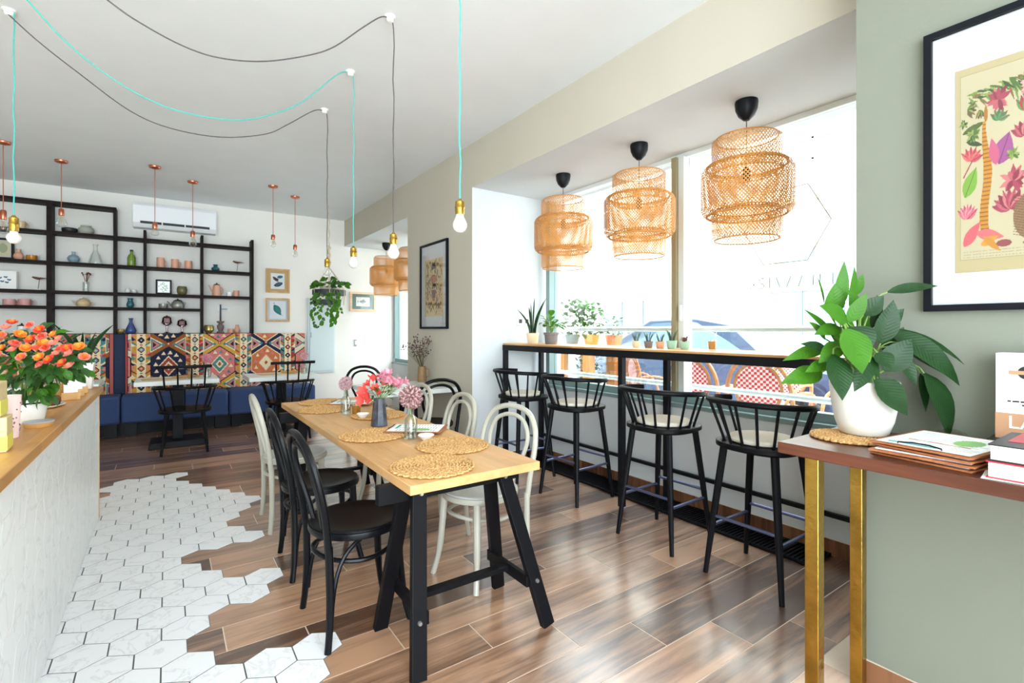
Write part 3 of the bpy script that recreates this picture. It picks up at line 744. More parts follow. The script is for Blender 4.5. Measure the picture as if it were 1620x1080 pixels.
# kilim pattern
def kilim(W, H_, seed, x_shift):
    rg = random.Random(seed); cv = Canvas(W, H_, (214, 190, 150))
    pxm = 150.0     # pixels per metre
    CRM = (228, 208, 170); NV = (38, 40, 66); RD = (158, 62, 58); PK = (206, 120, 116); TL = (76, 128, 128); MU = (196, 148, 66); BR = (146, 86, 48); GY = (142, 140, 148); OR = (196, 112, 70); BK = (40, 34, 36)
    fields = [((146, 86, 48), NV, RD, CRM), ((200, 154, 66), PK, TL, CRM), (NV, OR, CRM, PK), ((214, 200, 176), PK, TL, OR)]
    per = 0.575; k0 = int(math.floor((x_shift) / per)) - 1
    for k in range(k0, k0 + int(W / pxm / per) + 4):
        bx = (k * per - x_shift) * pxm        # narrow column start
        nw = 0.195 * pxm; fw = (per - 0.195) * pxm
        fcol, hcol, icol, tcol = fields[k % 4]
        # narrow column: diamonds between zigzags
        cv.rect(bx, 0, bx + nw, H_, CRM)
        cv.rect(bx, 0, bx + nw * 0.28, H_, rg.choice([MU, BR, TL])); cv.rect(bx + nw * 0.74, 0, bx + nw, H_, rg.choice([TL, MU, RD]))
        y = -6; i = 0
        while y < H_ + 12:
            colr = [RD, NV, GY, TL, OR][(i + k) % 5]
            cv.dia(bx + nw * 0.51, y, 6, 6.5, BK); cv.dia(bx + nw * 0.51, y, 4.2, 4.8, colr); cv.dia(bx + nw * 0.51, y, 1.6, 2, CRM)
            cv.rect(bx + nw * 0.44, y + 8, bx + nw * 0.58, y + 10, rg.choice([RD, TL, NV]))
            for sx, x0 in ((1, bx), (-1, bx + nw)):
                cc = [RD, NV, MU, TL, PK, CRM]
                cv.poly([(x0, y - 7), (x0 + sx * 8, y), (x0, y + 1)], cc[(i + k) % 6])
                cv.poly([(x0, y + 2), (x0 + sx * 8, y + 8), (x0 + sx * 8, y + 11), (x0, y + 6)], cc[(i + k + 2) % 6])
                cv.poly([(x0, y + 6), (x0 + sx * 8, y + 11), (x0, y + 12)], cc[(i + k + 4) % 6])
            y += 18; i += 1
        # wide field: hexagon medallions with triangles between
        fx = bx + nw; cx = fx + fw / 2
        cv.rect(fx, 0, fx + fw, H_, fcol)
        cyc = 0.56 * H_
        for cy in (cyc - 82, cyc, cyc + 82):
            hw, hh = fw / 2, 38
            def hx(s): return [(cx - hw * s, cy - hh * 0.45 * s), (cx, cy - hh * s), (cx + hw * s, cy - hh * 0.45 * s), (cx + hw * s, cy + hh * 0.45 * s), (cx, cy + hh * s), (cx - hw * s, cy + hh * 0.45 * s)]
            cv.poly(hx(1.0), icol if fcol == NV else BK); cv.poly(hx(0.94), hcol)
            for q in range(12):      # tooth border
                a = 2 * PI * q / 12 + 0.13; rx, ry = hw * 0.72, hh * 0.68
                ex, ey = cx + rx * math.cos(a), cy + ry * math.sin(a)
                cv.poly([(ex - 4, ey + 3), (ex, ey - 4), (ex + 4, ey + 3)], tcol if q % 2 == 0 or hcol == NV else icol)
            cv.dia(cx, cy, hw * 0.56, hh * 0.52, tcol); cv.dia(cx, cy, hw * 0.48, hh * 0.44, icol)
            cv.dia(cx, cy, hw * 0.25, hh * 0.23, CRM); cv.dia(cx, cy, hw * 0.13, hh * 0.12, BR)
            yb = cy + 41
            for sx, x0 in ((1, fx), (-1, fx + fw)):   # side triangles
                for s, colr in ((1.0, CRM), (0.82, TL if fcol != NV else GY), (0.6, PK), (0.36, BK)):
                    cv.poly([(x0 + sx * (1 - s) * 6, yb - 15 * s), (x0 + sx * (2 + 21 * s), yb), (x0 + sx * (1 - s) * 6, yb + 15 * s)], colr)
            for ox in (-9, 0, 9): cv.dia(cx + ox, yb + (0 if ox else -2), 3.4, 3.6, TL if ox else RD); 
            cv.dia(cx, yb - 2, 1.6, 1.7, CRM)
    # weave jitter
    n = np.random.RandomState(seed).normal(0, 7, (H_, W, 1)); cv.a = np.clip(cv.a + n, 0, 255)
    cv.rect(0, 0, 3, H_, (160, 70, 66)); cv.rect(3, 0, 4.2, H_, BK)
    return cv
M_kilim = vcolmat('kilim_weave', 0.95, 0.35)
H1 = 0.745
for x0, x1, sd, sh in ((-1.72, -0.545, 3, -0.9), (-0.43, 1.70, 4, -0.06)):
    W_ = int((x1 - x0 - 0.004) * 150); Hp = int(H1 * 150)
    cv = kilim(W_, Hp, sd, sh)
    if sd == 3: cv.rect(W_ - 5, 0, W_, Hp, (176, 96, 90)); cv.rect(W_ - 6.2, 0, W_ - 5, Hp, (40, 34, 36))
    cv.panel('kilim', bn, (x0 + 0.002, 7.8835, 1.2465), (x1 - x0 - 0.004, 0, 0), (0, 0, -H1), M_kilim, 'patterned kilim with diamonds and hexagon medallions')

# pedestal tables at the banquette
def ped_table(label, x0, x1, y0, y1):
    cx, cy = (x0 + x1) / 2, (y0 + y1) / 2
    t = thing('pedestal_table', label, 'table', (cx, cy, 0.009), group='pedestal tables at the banquette')
    part(t, 'table_top', MB().box(x0 - cx, x1 - cx, y0 - cy, y1 - cy, 0.70, 0.748), M_tabw, bevel=0.003)
    part(t, 'column', MB().box(-0.05, 0.05, -0.05, 0.05, 0.07, 0.70), M_black, bevel=0.003)
    part(t, 'base', MB().hexa([(-0.27, -0.2, 0), (0.27, -0.2, 0), (0.27, 0.2, 0), (-0.27, 0.2, 0), (-0.25, -0.18, 0.07), (0.25, -0.18, 0.07), (0.25, 0.18, 0.07), (-0.25, 0.18, 0.07)]), M_black, bevel=0.006)
    return t
ped_table('white pedestal table in the middle of the blue bench, behind the first spindle chair', -0.285, 0.49, 6.52, 7.12)
ped_table('white pedestal table at the right end of the blue bench', 0.775, 1.555, 6.38, 7.02)
ped_table('white pedestal table at the left, half hidden behind the counter', -1.40, -0.57, 6.55, 7.15)

# spindle armchairs (built facing +X)
def armchair(label):
    t = thing('spindle_armchair', label, 'chair', group='black spindle armchairs at the banquette')
    P = []
    for i in range(40):
        a = 2 * PI * i / 40; ca, sa = math.cos(a), math.sin(a)
        r = 0.235 / (abs(ca) ** 2.6 + abs(sa) ** 2.6) ** (1 / 2.6); P.append((r * ca, r * sa * 1.04))
    part(t, 'seat', MB().prism(P, 0.425, 0.455), M_black, bevel=0.006)
    for sx in (-1, 1):
        for sy in (-1, 1):
            part(t, 'leg', MB().tube([(sx * 0.15, sy * 0.16, 0.427), (sx * 0.205, sy * 0.205, 0.0)], [0.02, 0.013], 10), M_black)
    rail = []
    for i in range(25):
        a = math.radians(50 + 260 * i / 24); rail.append((0.255 * math.cos(a) - 0.01, 0.285 * math.sin(a), 0.685 - 0.012 * math.cos(a)))
    part(t, 'arm_rail', MB().tube(rail, 0.015, 10), M_black)
    for i, dg in enumerate((60, 80, 102, 128, 154, 180, 206, 232, 258, 280, 300)):
        a = math.radians(dg); ca, sa = math.cos(a), math.sin(a)
        part(t, 'spindle', MB().tube([(0.205 * ca, 0.215 * sa, 0.452), (0.255 * ca - 0.01, 0.285 * sa, 0.685 - 0.012 * ca)], 0.008, 8), M_black)
    part(t, 'crest_rail', MB().tube([(-0.275 - 0.02 * (1 - (y / 0.24) ** 2), y, 0.92) for y in np.linspace(-0.24, 0.24, 13)], 0.016, 10), M_black)
    for y in (-0.165, -0.055, 0.055, 0.165):
        x0 = -0.265 * math.sqrt(max(0, 1 - (y / 0.285) ** 2)) - 0.005
        part(t, 'back_spindle', MB().tube([(x0, y * 1.05, 0.69), (-0.275 - 0.02 * (1 - (y / 0.24) ** 2), y * 1.12, 0.915)], 0.0085, 8), M_black)
    return t
ac = armchair('black spindle armchair with its back to us, in front of the middle bench table')
ac.location = (0.165, 6.42, FZ); ac.rotation_euler = (0, 0, PI / 2 - 0.05)
dup(ac, (1.20, 6.46, FZ), PI / 2 + 0.02, 'black spindle armchair seen from behind, just beyond the far end of the long table', 'black spindle armchairs at the banquette')

# wall shelf unit
sh = thing('wall_shelf_unit', 'dark wooden open shelf unit on the back wall above the bench', 'shelf', (0, 0, 0))
SY0, SY1 = 7.985, 8.149
SZ = {1: 2.84, 2: 2.485, 3: 2.125, 4: 1.778, 5: 1.592, 6: 1.262}
ups = [(-1.76, 2.84), (-1.143, 2.84), (-0.536, 2.84), (-0.233, 2.59), (0.394, 2.59), (1.005, 2.59)]
SYF = 7.94
for x, z in ups:
    w = 0.024 if x == -1.143 else 0.015
    part(sh, 'upright', MB().box(x - w, x + w, SYF - 0.004, SY1, 1.249, z), M_wenge, smooth=False)
for i in range(5):
    x0 = ups[i][0] + (0.024 if i == 1 else 0.015); x1 = ups[i + 1][0] - (0.024 if i == 0 else 0.015)
    zs = [2, 3, 4, 5, 6]
    if i < 2: zs = [1] + zs
    if i == 4: zs.remove(5)
    for k in zs: part(sh, 'shelf_board', MB().box(x0, x1, SYF, SY1, SZ[k] - 0.034, SZ[k]), M_wenge, smooth=False)

# air conditioner
M_acw = mat('white_plastic_casing', c(238, 240, 242), 0.35)
ai = thing('air_conditioner', 'white wall-mounted air conditioner above the shelf unit', 'air conditioner', (0.10, 8.149, 2.785))
prof = [(0, -0.155), (-0.16, -0.155), (-0.205, -0.10), (-0.21, 0.12), (-0.19, 0.158), (0, 0.158)]
n = len(prof)
part(ai, 'casing', MB().add([(-0.46, y, z) for y, z in prof] + [(0.46, y, z) for y, z in prof], [tuple(range(n)), tuple(range(2 * n - 1, n - 1, -1))] + [(i, n + i, n + (i + 1) % n, (i + 1) % n) for i in range(n)]), M_acw, smooth=False, bevel=0.008)
part(ai, 'air_outlet', MB().bar((-0.38, -0.207, -0.092), (0.38, -0.207, -0.092), 0.012, 0.03, (0, 0, 1)), mat('dark_outlet', c(40, 42, 46), 0.6), smooth=False)
part(ai, 'louvre', MB().bar((-0.38, -0.192, -0.118), (0.38, -0.192, -0.118), 0.012, 0.006, (0, 0, 1)), M_acw, smooth=False)
for x in (-0.15, 0.1): part(ai, 'vane', MB().box(x - 0.006, x + 0.006, -0.217, -0.2, -0.108, -0.078), M_acw, smooth=False)
# ================================================================ LAMPS
def brass_pendant(label, x, y, zs, zb, zend, m_cord, swag=None, hook=True, bulb='frosted', hookz=3.065):
    """zs: top of socket, zb: top of bulb, zend: bottom of bulb"""
    t = thing('pendant_lamp', label, 'lamp', (x, y, zend), group='brass pendant bulbs on textile cords')
    L = lambda p: (p[0] - x, p[1] - y, p[2] - zend)
    if swag:
        sw = smooth_path([L(p) for p in swag] + [(-0.012, 0, 3.045 - zend), (0.0, 0, 3.0 - zend)], 5)
        wob = [(0.003 * math.sin(k * 1.7), 0.003 * math.cos(k * 2.3), 3.0 - zend - (3.0 - zs) * k / 12) for k in range(1, 12)]
        path = sw + wob + [(0, 0, zs - zend)]
    else:
        path = [(0.003 * math.sin(k * 1.7) * (k > 0), 0.003 * math.cos(k * 2.3), hookz - zend - (hookz - zs) * k / 14) for k in range(14)] + [(0, 0, zs - zend)]
    part(t, 'cord', MB().tube(path, 0.0034, 6), m_cord)
    if hook:
        part(t, 'ceiling_hook', MB().lathe([(0, -0.034), (0.014, -0.032), (0.02, -0.022), (0.02, -0.012), (0.03, -0.006), (0.03, 0)], 16, (-0.02, 0, 3.0648 - zend)), M_plastic)
    h = zs - zb
    part(t, 'socket', MB().lathe([(0.0, -0.004), (0.019, -0.004), (0.021, 0), (0.021, h * 0.42), (0.0235, h * 0.5), (0.021, h * 0.58), (0.021, h * 0.9), (0.012, h), (0.005, h + 0.01), (0, h + 0.01)], 18, (0, 0, zb - zend)), M_brass)
    b = zb - zend
    pr = [(0, 0), (0.014, 0.002), (0.025, 0.011), (0.0315, 0.027), (0.0318, 0.037), (0.027, 0.05), (0.019, b - 0.016), (0.016, b)]
    part(t, 'bulb', MB().lathe(pr, 20), M_bulbw if bulb == 'frosted' else M_clear)
    return t
SW2 = [(-0.72, 2.6, 3.05), (-0.45, 2.61, 2.82), (-0.2, 2.62, 2.669), (-0.097, 2.624, 2.617), (0.06, 2.63, 2.569), (0.205, 2.635, 2.563), (0.39, 2.642, 2.609), (0.594, 2.65, 2.707), (0.721, 2.655, 2.795), (0.872, 2.66, 2.95), (0.975, 2.665, 3.045)]
SW3 = [(-0.72, 3.2, 3.05), (-0.54, 3.22, 2.867), (-0.415, 3.234, 2.731), (-0.273, 3.249, 2.625), (-0.094, 3.269, 2.543), (0.104, 3.291, 2.516), (0.355, 3.319, 2.551), (0.564, 3.342, 2.656), (0.715, 3.359, 2.772), (0.876, 3.376, 2.954), (0.97, 3.389, 3.045)]
SW4 = [(-0.722, 3.787, 3.045), (-0.595, 3.81, 2.936), (-0.423, 3.84, 2.818), (-0.19, 3.881, 2.673), (0.02, 3.918, 2.624), (0.309, 3.969, 2.646), (0.594, 4.02, 2.748), (0.749, 4.047, 2.863), (0.914, 4.077, 3.006), (0.985, 4.092, 3.05)]
brass_pendant('frosted bulb in brass socket on a straight teal cord, nearest over the table', 1.062, 1.93, 1.885, 1.828, 1.745, M_teal)
brass_pendant('frosted bulb in brass socket on a dark swagged cord, second over the table', 1.044, 2.665, 1.853, 1.797, 1.712, M_grey_cord, SW2)
brass_pendant('frosted bulb in brass socket on a teal swagged cord, third over the table', 1.042, 3.385, 1.873, 1.813, 1.732, M_teal, SW3)
brass_pendant('bulb in brass socket on a thin grey cord in front of the hanging plant', 1.05, 4.09, 1.878, 1.818, 1.742, M_grey_cord, SW4, bulb='clear')
p0 = brass_pendant('frosted bulb in brass socket on a teal cord above the counter roses', -0.69, 3.80, 1.935, 1.859, 1.787, M_teal)

def copper_pendant(label, x, y, zs, zb, zend, r=0.035):
    t = thing('pendant_lamp', label, 'lamp', (x, y, zend), group='copper pendants before the shelf wall')
    part(t, 'ceiling_rose', MB().lathe([(0, -0.03), (0.012, -0.03), (0.05, -0.02), (0.055, -0.012), (0.055, 0)], 20, (0, 0, 3.0648 - zend)), M_copper)
    part(t, 'cord', MB().tube([(0, 0, 3.05 - zend), (0, 0, zs - zend)], 0.0035, 6), mat('copper_cord', c(178, 96, 70), 0.6))
    h = zs - zb
    part(t, 'socket', MB().lathe([(0, 0), (0.022, 0), (0.024, 0.006), (0.024, h - 0.012), (0.016, h), (0, h + 0.004)], 16, (0, 0, zb - zend)), M_copper)
    b = zb - zend
    part(t, 'bulb', MB().lathe([(0, 0), (r * 0.55, b * 0.06), (r * 0.95, b * 0.25), (r, b * 0.42), (r * 0.7, b * 0.72), (r * 0.45, b * 0.9), (r * 0.42, b)], 16), M_clear)
    f = MB()
    for k in range(4):
        a = k * PI / 2; f.tube([(0.008 * math.cos(a), 0.008 * math.sin(a), b * 0.9), (0.014 * math.cos(a), 0.014 * math.sin(a), b * 0.35)], 0.0016, 4)
    part(t, 'filament', f, mat('amber_filament', c(206, 160, 96), 0.4))
copper_pendant('copper pendant with clear bulb at the far left edge, next to the teal-corded bulb', -1.253, 6.509, 2.428, 2.34, 2.20, 0.04)
copper_pendant('copper pendant with large clear bulb before the upper left shelves', -0.899, 6.898, 2.566, 2.494, 2.37, 0.048)
copper_pendant('copper pendant with clear round bulb before the left part of the air conditioner', -0.106, 6.566, 2.461, 2.393, 2.318, 0.042)
copper_pendant('copper pendant with clear bulb before the right part of the air conditioner', 0.252, 6.986, 2.481, 2.406, 2.286, 0.042)
copper_pendant('copper pendant with clear bulb right of the shelf unit, the nearer of two', 1.065, 6.642, 2.47, 2.409, 2.316, 0.035)
copper_pendant('copper pendant with clear bulb nearest to the wall corner', 1.391, 7.016, 2.43, 2.364, 2.263, 0.035)

# woven bamboo lamps
def drum(prof, n_strip, w, turn, segs):
    """crossed strips following profile [(r,z)]"""
    mb = MB(); P = [Vector((p[0], 0, p[1])) for p in prof]
    d = [0]
    for a, b in zip(P, P[1:]): d.append(d[-1] + (b - a).length)
    def at(t):
        s = t * d[-1]
        for i in range(len(d) - 1):
            if s <= d[i + 1] + 1e-9:
                u = (s - d[i]) / (d[i + 1] - d[i]); return prof[i][0] + (prof[i + 1][0] - prof[i][0]) * u, prof[i][1] + (prof[i + 1][1] - prof[i][1]) * u
        return prof[-1]
    for sg in (1, -1):
        for k in range(n_strip):
            vs = []
            for j in range(segs + 1):
                t = j / segs; r, z = at(t); r += 0.0012 * sg
                th = 2 * PI * k / n_strip + sg * turn * t; dth = w / (2 * 0.21)
                for q in (-1, 1): vs.append((r * math.cos(th + q * dth), r * math.sin(th + q * dth), z))
            mb.add(vs, [(2 * j, 2 * j + 1, 2 * j + 3, 2 * j + 2) for j in range(segs)])
    return mb
def arc_prof(r0, r1, z0, z1, sh):  # straight wall with rounded shoulders
    out = []
    for k in range(4): a = PI / 2 * k / 3; out.append((r1 - sh + sh * math.sin(a), z0 + sh * (1 - math.cos(a))))
    for k in range(4): a = PI / 2 * (1 - k / 3); out.append((r1 - sh + sh * math.sin(a), z1 - sh * (1 - math.cos(a))))
    return out
LAMP = None
def rattan_lamp(label, x, y):
    global LAMP
    if LAMP is not None: return dup(LAMP, (x, y, 1.842), random.random() * 6, label, 'woven bamboo pendant lamps')
    t = thing('bamboo_pendant_lamp', label, 'lamp', (x, y, 1.842), group='woven bamboo pendant lamps')
    part(t, 'ceiling_cup', MB().lathe([(0, -0.115), (0.018, -0.112), (0.045, -0.085), (0.06, -0.05), (0.064, -0.012), (0.062, 0)], 24, (0, 0, 0.8105)), M_blackmetal)
    part(t, 'cord', MB().tube([(0, 0, 0.7), (0, 0, 0.42)], 0.003, 6), M_grey_cord)
    part(t, 'bulb_holder', MB().lathe([(0, 0), (0.02, 0.0), (0.022, 0.06), (0.012, 0.08), (0, 0.08)], 14, (0, 0, 0.345)), M_blackmetal)
    part(t, 'bulb', MB().sphere((0, 0, 0.30), 0.04, 14, 9), M_clear)
    part(t, 'upper_drum', drum(arc_prof(0, 0.19, 0.39, 0.592, 0.022), 64, 0.0072, 0.95, 9), M_rattan, smooth=False, kind='stuff')
    part(t, 'main_drum', drum(arc_prof(0, 0.25, 0.145, 0.433, 0.034), 80, 0.0075, 1.15, 12), M_rattan, smooth=False, kind='stuff')
    part(t, 'lower_drum', drum(arc_prof(0, 0.19, 0.0, 0.175, 0.016), 64, 0.0072, 0.85, 8), M_rattan, smooth=False, kind='stuff')
    for r, z, w in ((0.168, 0.592, 0.004), (0.19, 0.39, 0.004), (0.217, 0.433, 0.0065), (0.217, 0.145, 0.0065), (0.174, 0.0, 0.004), (0.175, 0.175, 0.0045), (0.214, 0.425, 0.005)):
        part(t, 'rim', MB().tube([(r * math.cos(a), r * math.sin(a), z) for a in np.linspace(0, 2 * PI, 41)[:-1]], w, 6, closed=True), M_rattan)
    LAMP = t
    return t
rattan_lamp('woven bamboo lamp nearest to the green column, in front of the right pane', 2.787, 1.602)
rattan_lamp('woven bamboo lamp in the middle of the three at the near window', 2.80, 2.418)
rattan_lamp('woven bamboo lamp beside the niche wall, leftmost at the near window', 2.812, 3.268)
rattan_lamp('woven bamboo lamp above the fish print in the far window niche', 2.80, 7.45)
rattan_lamp('woven bamboo lamp half hidden behind the pier in the far niche', 2.80, 6.45)

# ================================================================ PLANTS
def leaf_mesh(name, L, W, droop, fold, m, nseg=7, point=0.8):
    mb = MB(); vs = []
    for i in range(nseg + 1):
        t = i / nseg; w = W * math.sin(PI * min(1, (t * 0.985 + 0.015)) ** point)
        a = droop * t; y = L * (math.sin(a) / droop if abs(droop) > 1e-3 else t); z = -L * ((1 - math.cos(a)) / droop if abs(droop) > 1e-3 else 0)
        for q in (-1, -0.5, 0, 0.5, 1): vs.append((q * w / 2, y, z + abs(q) * w * fold))
    fs = [(5 * i + j, 5 * i + j + 1, 5 * i + j + 6, 5 * i + j + 5) for i in range(nseg) for j in range(4)]
    mb.add(vs, fs)
    me = mb.mesh(name, True, 80); me.materials.append(m)
    return me
def put(parent, name, me, loc, d, up=(0, 0, 1), s=1.0):
    o = bpy.data.objects.new(name, me); COL.objects.link(o); o.parent = parent
    o.matrix_local = orient(loc, d, up, s)
    return o
UP = Vector((0, 0, 1))
side_v = Vector((math.cos(YAW), -math.sin(YAW), 0)); depth_v = Vector((math.sin(YAW), math.cos(YAW), 0))

def pot_mb(r0, r1, h, wall=0.006, lip=0.0):
    return MB().lathe([(0, 0), (r0 * 0.92, 0), (r0, 0.006), (r1, h - 0.004), (r1 + lip, h - 0.003), (r1 + lip, h), (r1 - wall, h), (r1 - wall - 0.004, h - 0.02), (0, h - 0.02)], 28)

# snake plants
def snake_leaf(L, W, lean, tw, m):
    mb = MB(); vs = []
    for i in range(8):
        t = i / 7; w = W * (0.75 + 0.5 * t) * (1 - t ** 3) + 0.001; a = tw * t
        x = lean * t * t * L
        for q in (-1, 0, 1): vs.append((x + q * w / 2 * math.cos(a), q * w / 2 * math.sin(a) - (0 if q else 0.15 * w), L * t))
    mb.add(vs, [(3 * i + j, 3 * i + j + 1, 3 * i + j + 4, 3 * i + j + 3) for i in range(7) for j in range(2)])
    me = mb.mesh('leaf', True, 80); me.materials.append(m); return me
def snake_plant(name, label, loc, potr, poth, m_pot, nl, L, W, seed, group=None, square=False, mleaf=None):
    rg = random.Random(seed)
    t = thing(name, label, 'plant', loc, group=group)
    if square:
        a, b = potr * 0.8, potr
        pt = MB().hexa([(-a, -a, 0), (a, -a, 0), (a, a, 0), (-a, a, 0), (-b, -b, poth), (b, -b, poth), (b, b, poth), (-b, b, poth)])
        part(t, 'pot', pt, m_pot, bevel=0.004)
    else: part(t, 'pot', pot_mb(potr * 0.8, potr, poth), m_pot)
    part(t, 'soil', MB().lathe([(0, poth - 0.012), (potr * (0.7 if square else 0.86), poth - 0.012), (potr * 0.5, poth + 0.002), (0, poth + 0.004)], 16), M_soil)
    for i in range(nl):
        a = 2 * PI * i / nl + rg.uniform(-.3, .3); ll = L * rg.uniform(0.6, 1.0)
        me = snake_leaf(ll, W * rg.uniform(.8, 1.1), rg.uniform(0.15, 0.55), rg.uniform(-1, 1), mleaf or M_leafd)
        o = bpy.data.objects.new('leaf', me); COL.objects.link(o); o.parent = t
        o.location = (potr * 0.35 * math.cos(a), potr * 0.35 * math.sin(a), poth - 0.01); o.rotation_euler = (0, 0, a)
    return t
snake_plant('snake_plant', 'snake plant with dark sword leaves in a white pot on the counter end', (-0.462, 4.36, 0.9205), 0.062, 0.172, M_whitecer, 11, 0.30, 0.04, 5, square=True)
M_succ = mat('blue_green_succulent', c(66, 96, 72), 0.5)
M_mint = mat('mint_pot', c(164, 206, 184), 0.5); M_peach = mat('peach_pot', c(224, 164, 132), 0.5); M_greypot = mat('grey_pot', c(116, 108, 106), 0.6); M_creampot = mat('cream_pot', c(232, 214, 184), 0.5)
BZ = 1.1785
for x, y, m, lb, sd in ((2.95, 2.575, M_creampot, 'tiny spiky succulent in a cream pot on the window bar', 1), (2.95, 2.458, M_greypot, 'tiny spiky succulent in a grey pot on the window bar', 2), (2.95, 2.35, M_peach, 'tiny spiky succulent in a peach pot on the window bar', 3)):
    snake_plant('potted_succulent', lb, (x, y, BZ), 0.033, 0.05, m, 10, 0.085, 0.009, sd, 'tiny potted succulents on the window bar', mleaf=M_succ)
snake_plant('potted_succulent', 'bushier spiky succulent in a mint pot on the window bar', (2.95, 2.25, BZ), 0.037, 0.058, M_mint, 22, 0.10, 0.010, 9, 'tiny potted succulents on the window bar', mleaf=M_succ)
t = thing('potted_succulent', 'low reddish rosette succulent in a mint pot on the window bar', 'plant', (2.95, 2.142, BZ), group='tiny potted succulents on the window bar')
part(t, 'pot', pot_mb(0.028, 0.036, 0.052), M_mint)
ros = leaf_mesh('leaf', 0.04, 0.018, 0.4, 0.15, mat('reddish_succulent', c(120, 84, 66), 0.5), 4)
for i in range(16):
    a = i * 2.4; e = 0.2 + 0.07 * i
    put(t, 'leaf', ros, (0.008 * math.cos(a), 0.008 * math.sin(a), 0.045 + 0.001 * i), (math.cos(a) * math.cos(e), math.sin(a) * math.cos(e), math.sin(e)))
# pair of plants in the niche corner
snake_plant('snake_plant', 'slim snake plant in a cream pot at the niche end of the window bar', (2.93, 3.86, BZ), 0.062, 0.10, M_creampot, 7, 0.36, 0.035, 21)
t = thing('potted_plant', 'leafy green plant in a dark grey pot on the window bar', 'plant', (2.95, 3.60, BZ))
part(t, 'pot', MB().lathe([(0, 0), (0.052, 0), (0.056, 0.004), (0.063, 0.085), (0.072, 0.087), (0.072, 0.108), (0.064, 0.108), (0.06, 0.09), (0, 0.09)], 28), M_greypot)
lf = leaf_mesh('leaf', 0.13, 0.062, 0.9, 0.08, M_leafl)
rg = random.Random(31)
for i in range(24):
    a = rg.uniform(0, 2 * PI); e = rg.uniform(0.1, 1.3); ln = rg.uniform(0.05, 0.16)
    d = Vector((math.cos(a) * math.cos(e), math.sin(a) * math.cos(e), math.sin(e)))
    base = Vector((0, 0, 0.10)) + Vector((d.x * ln * 0.8, d.y * ln * 0.8, ln * (0.5 + 0.6 * math.sin(e))))
    part(t, 'stem', MB().tube(bez((0.01 * d.x, 0.01 * d.y, 0.09), (0.01 * d.x, 0.01 * d.y, 0.13), base * 0.8 + Vector((0, 0, 0.02)), base, 5), 0.0022, 5), M_stem)
    put(t, 'leaf', lf, base, (d.x, d.y, d.z * 0.6), UP, rg.uniform(0.6, 1.0))

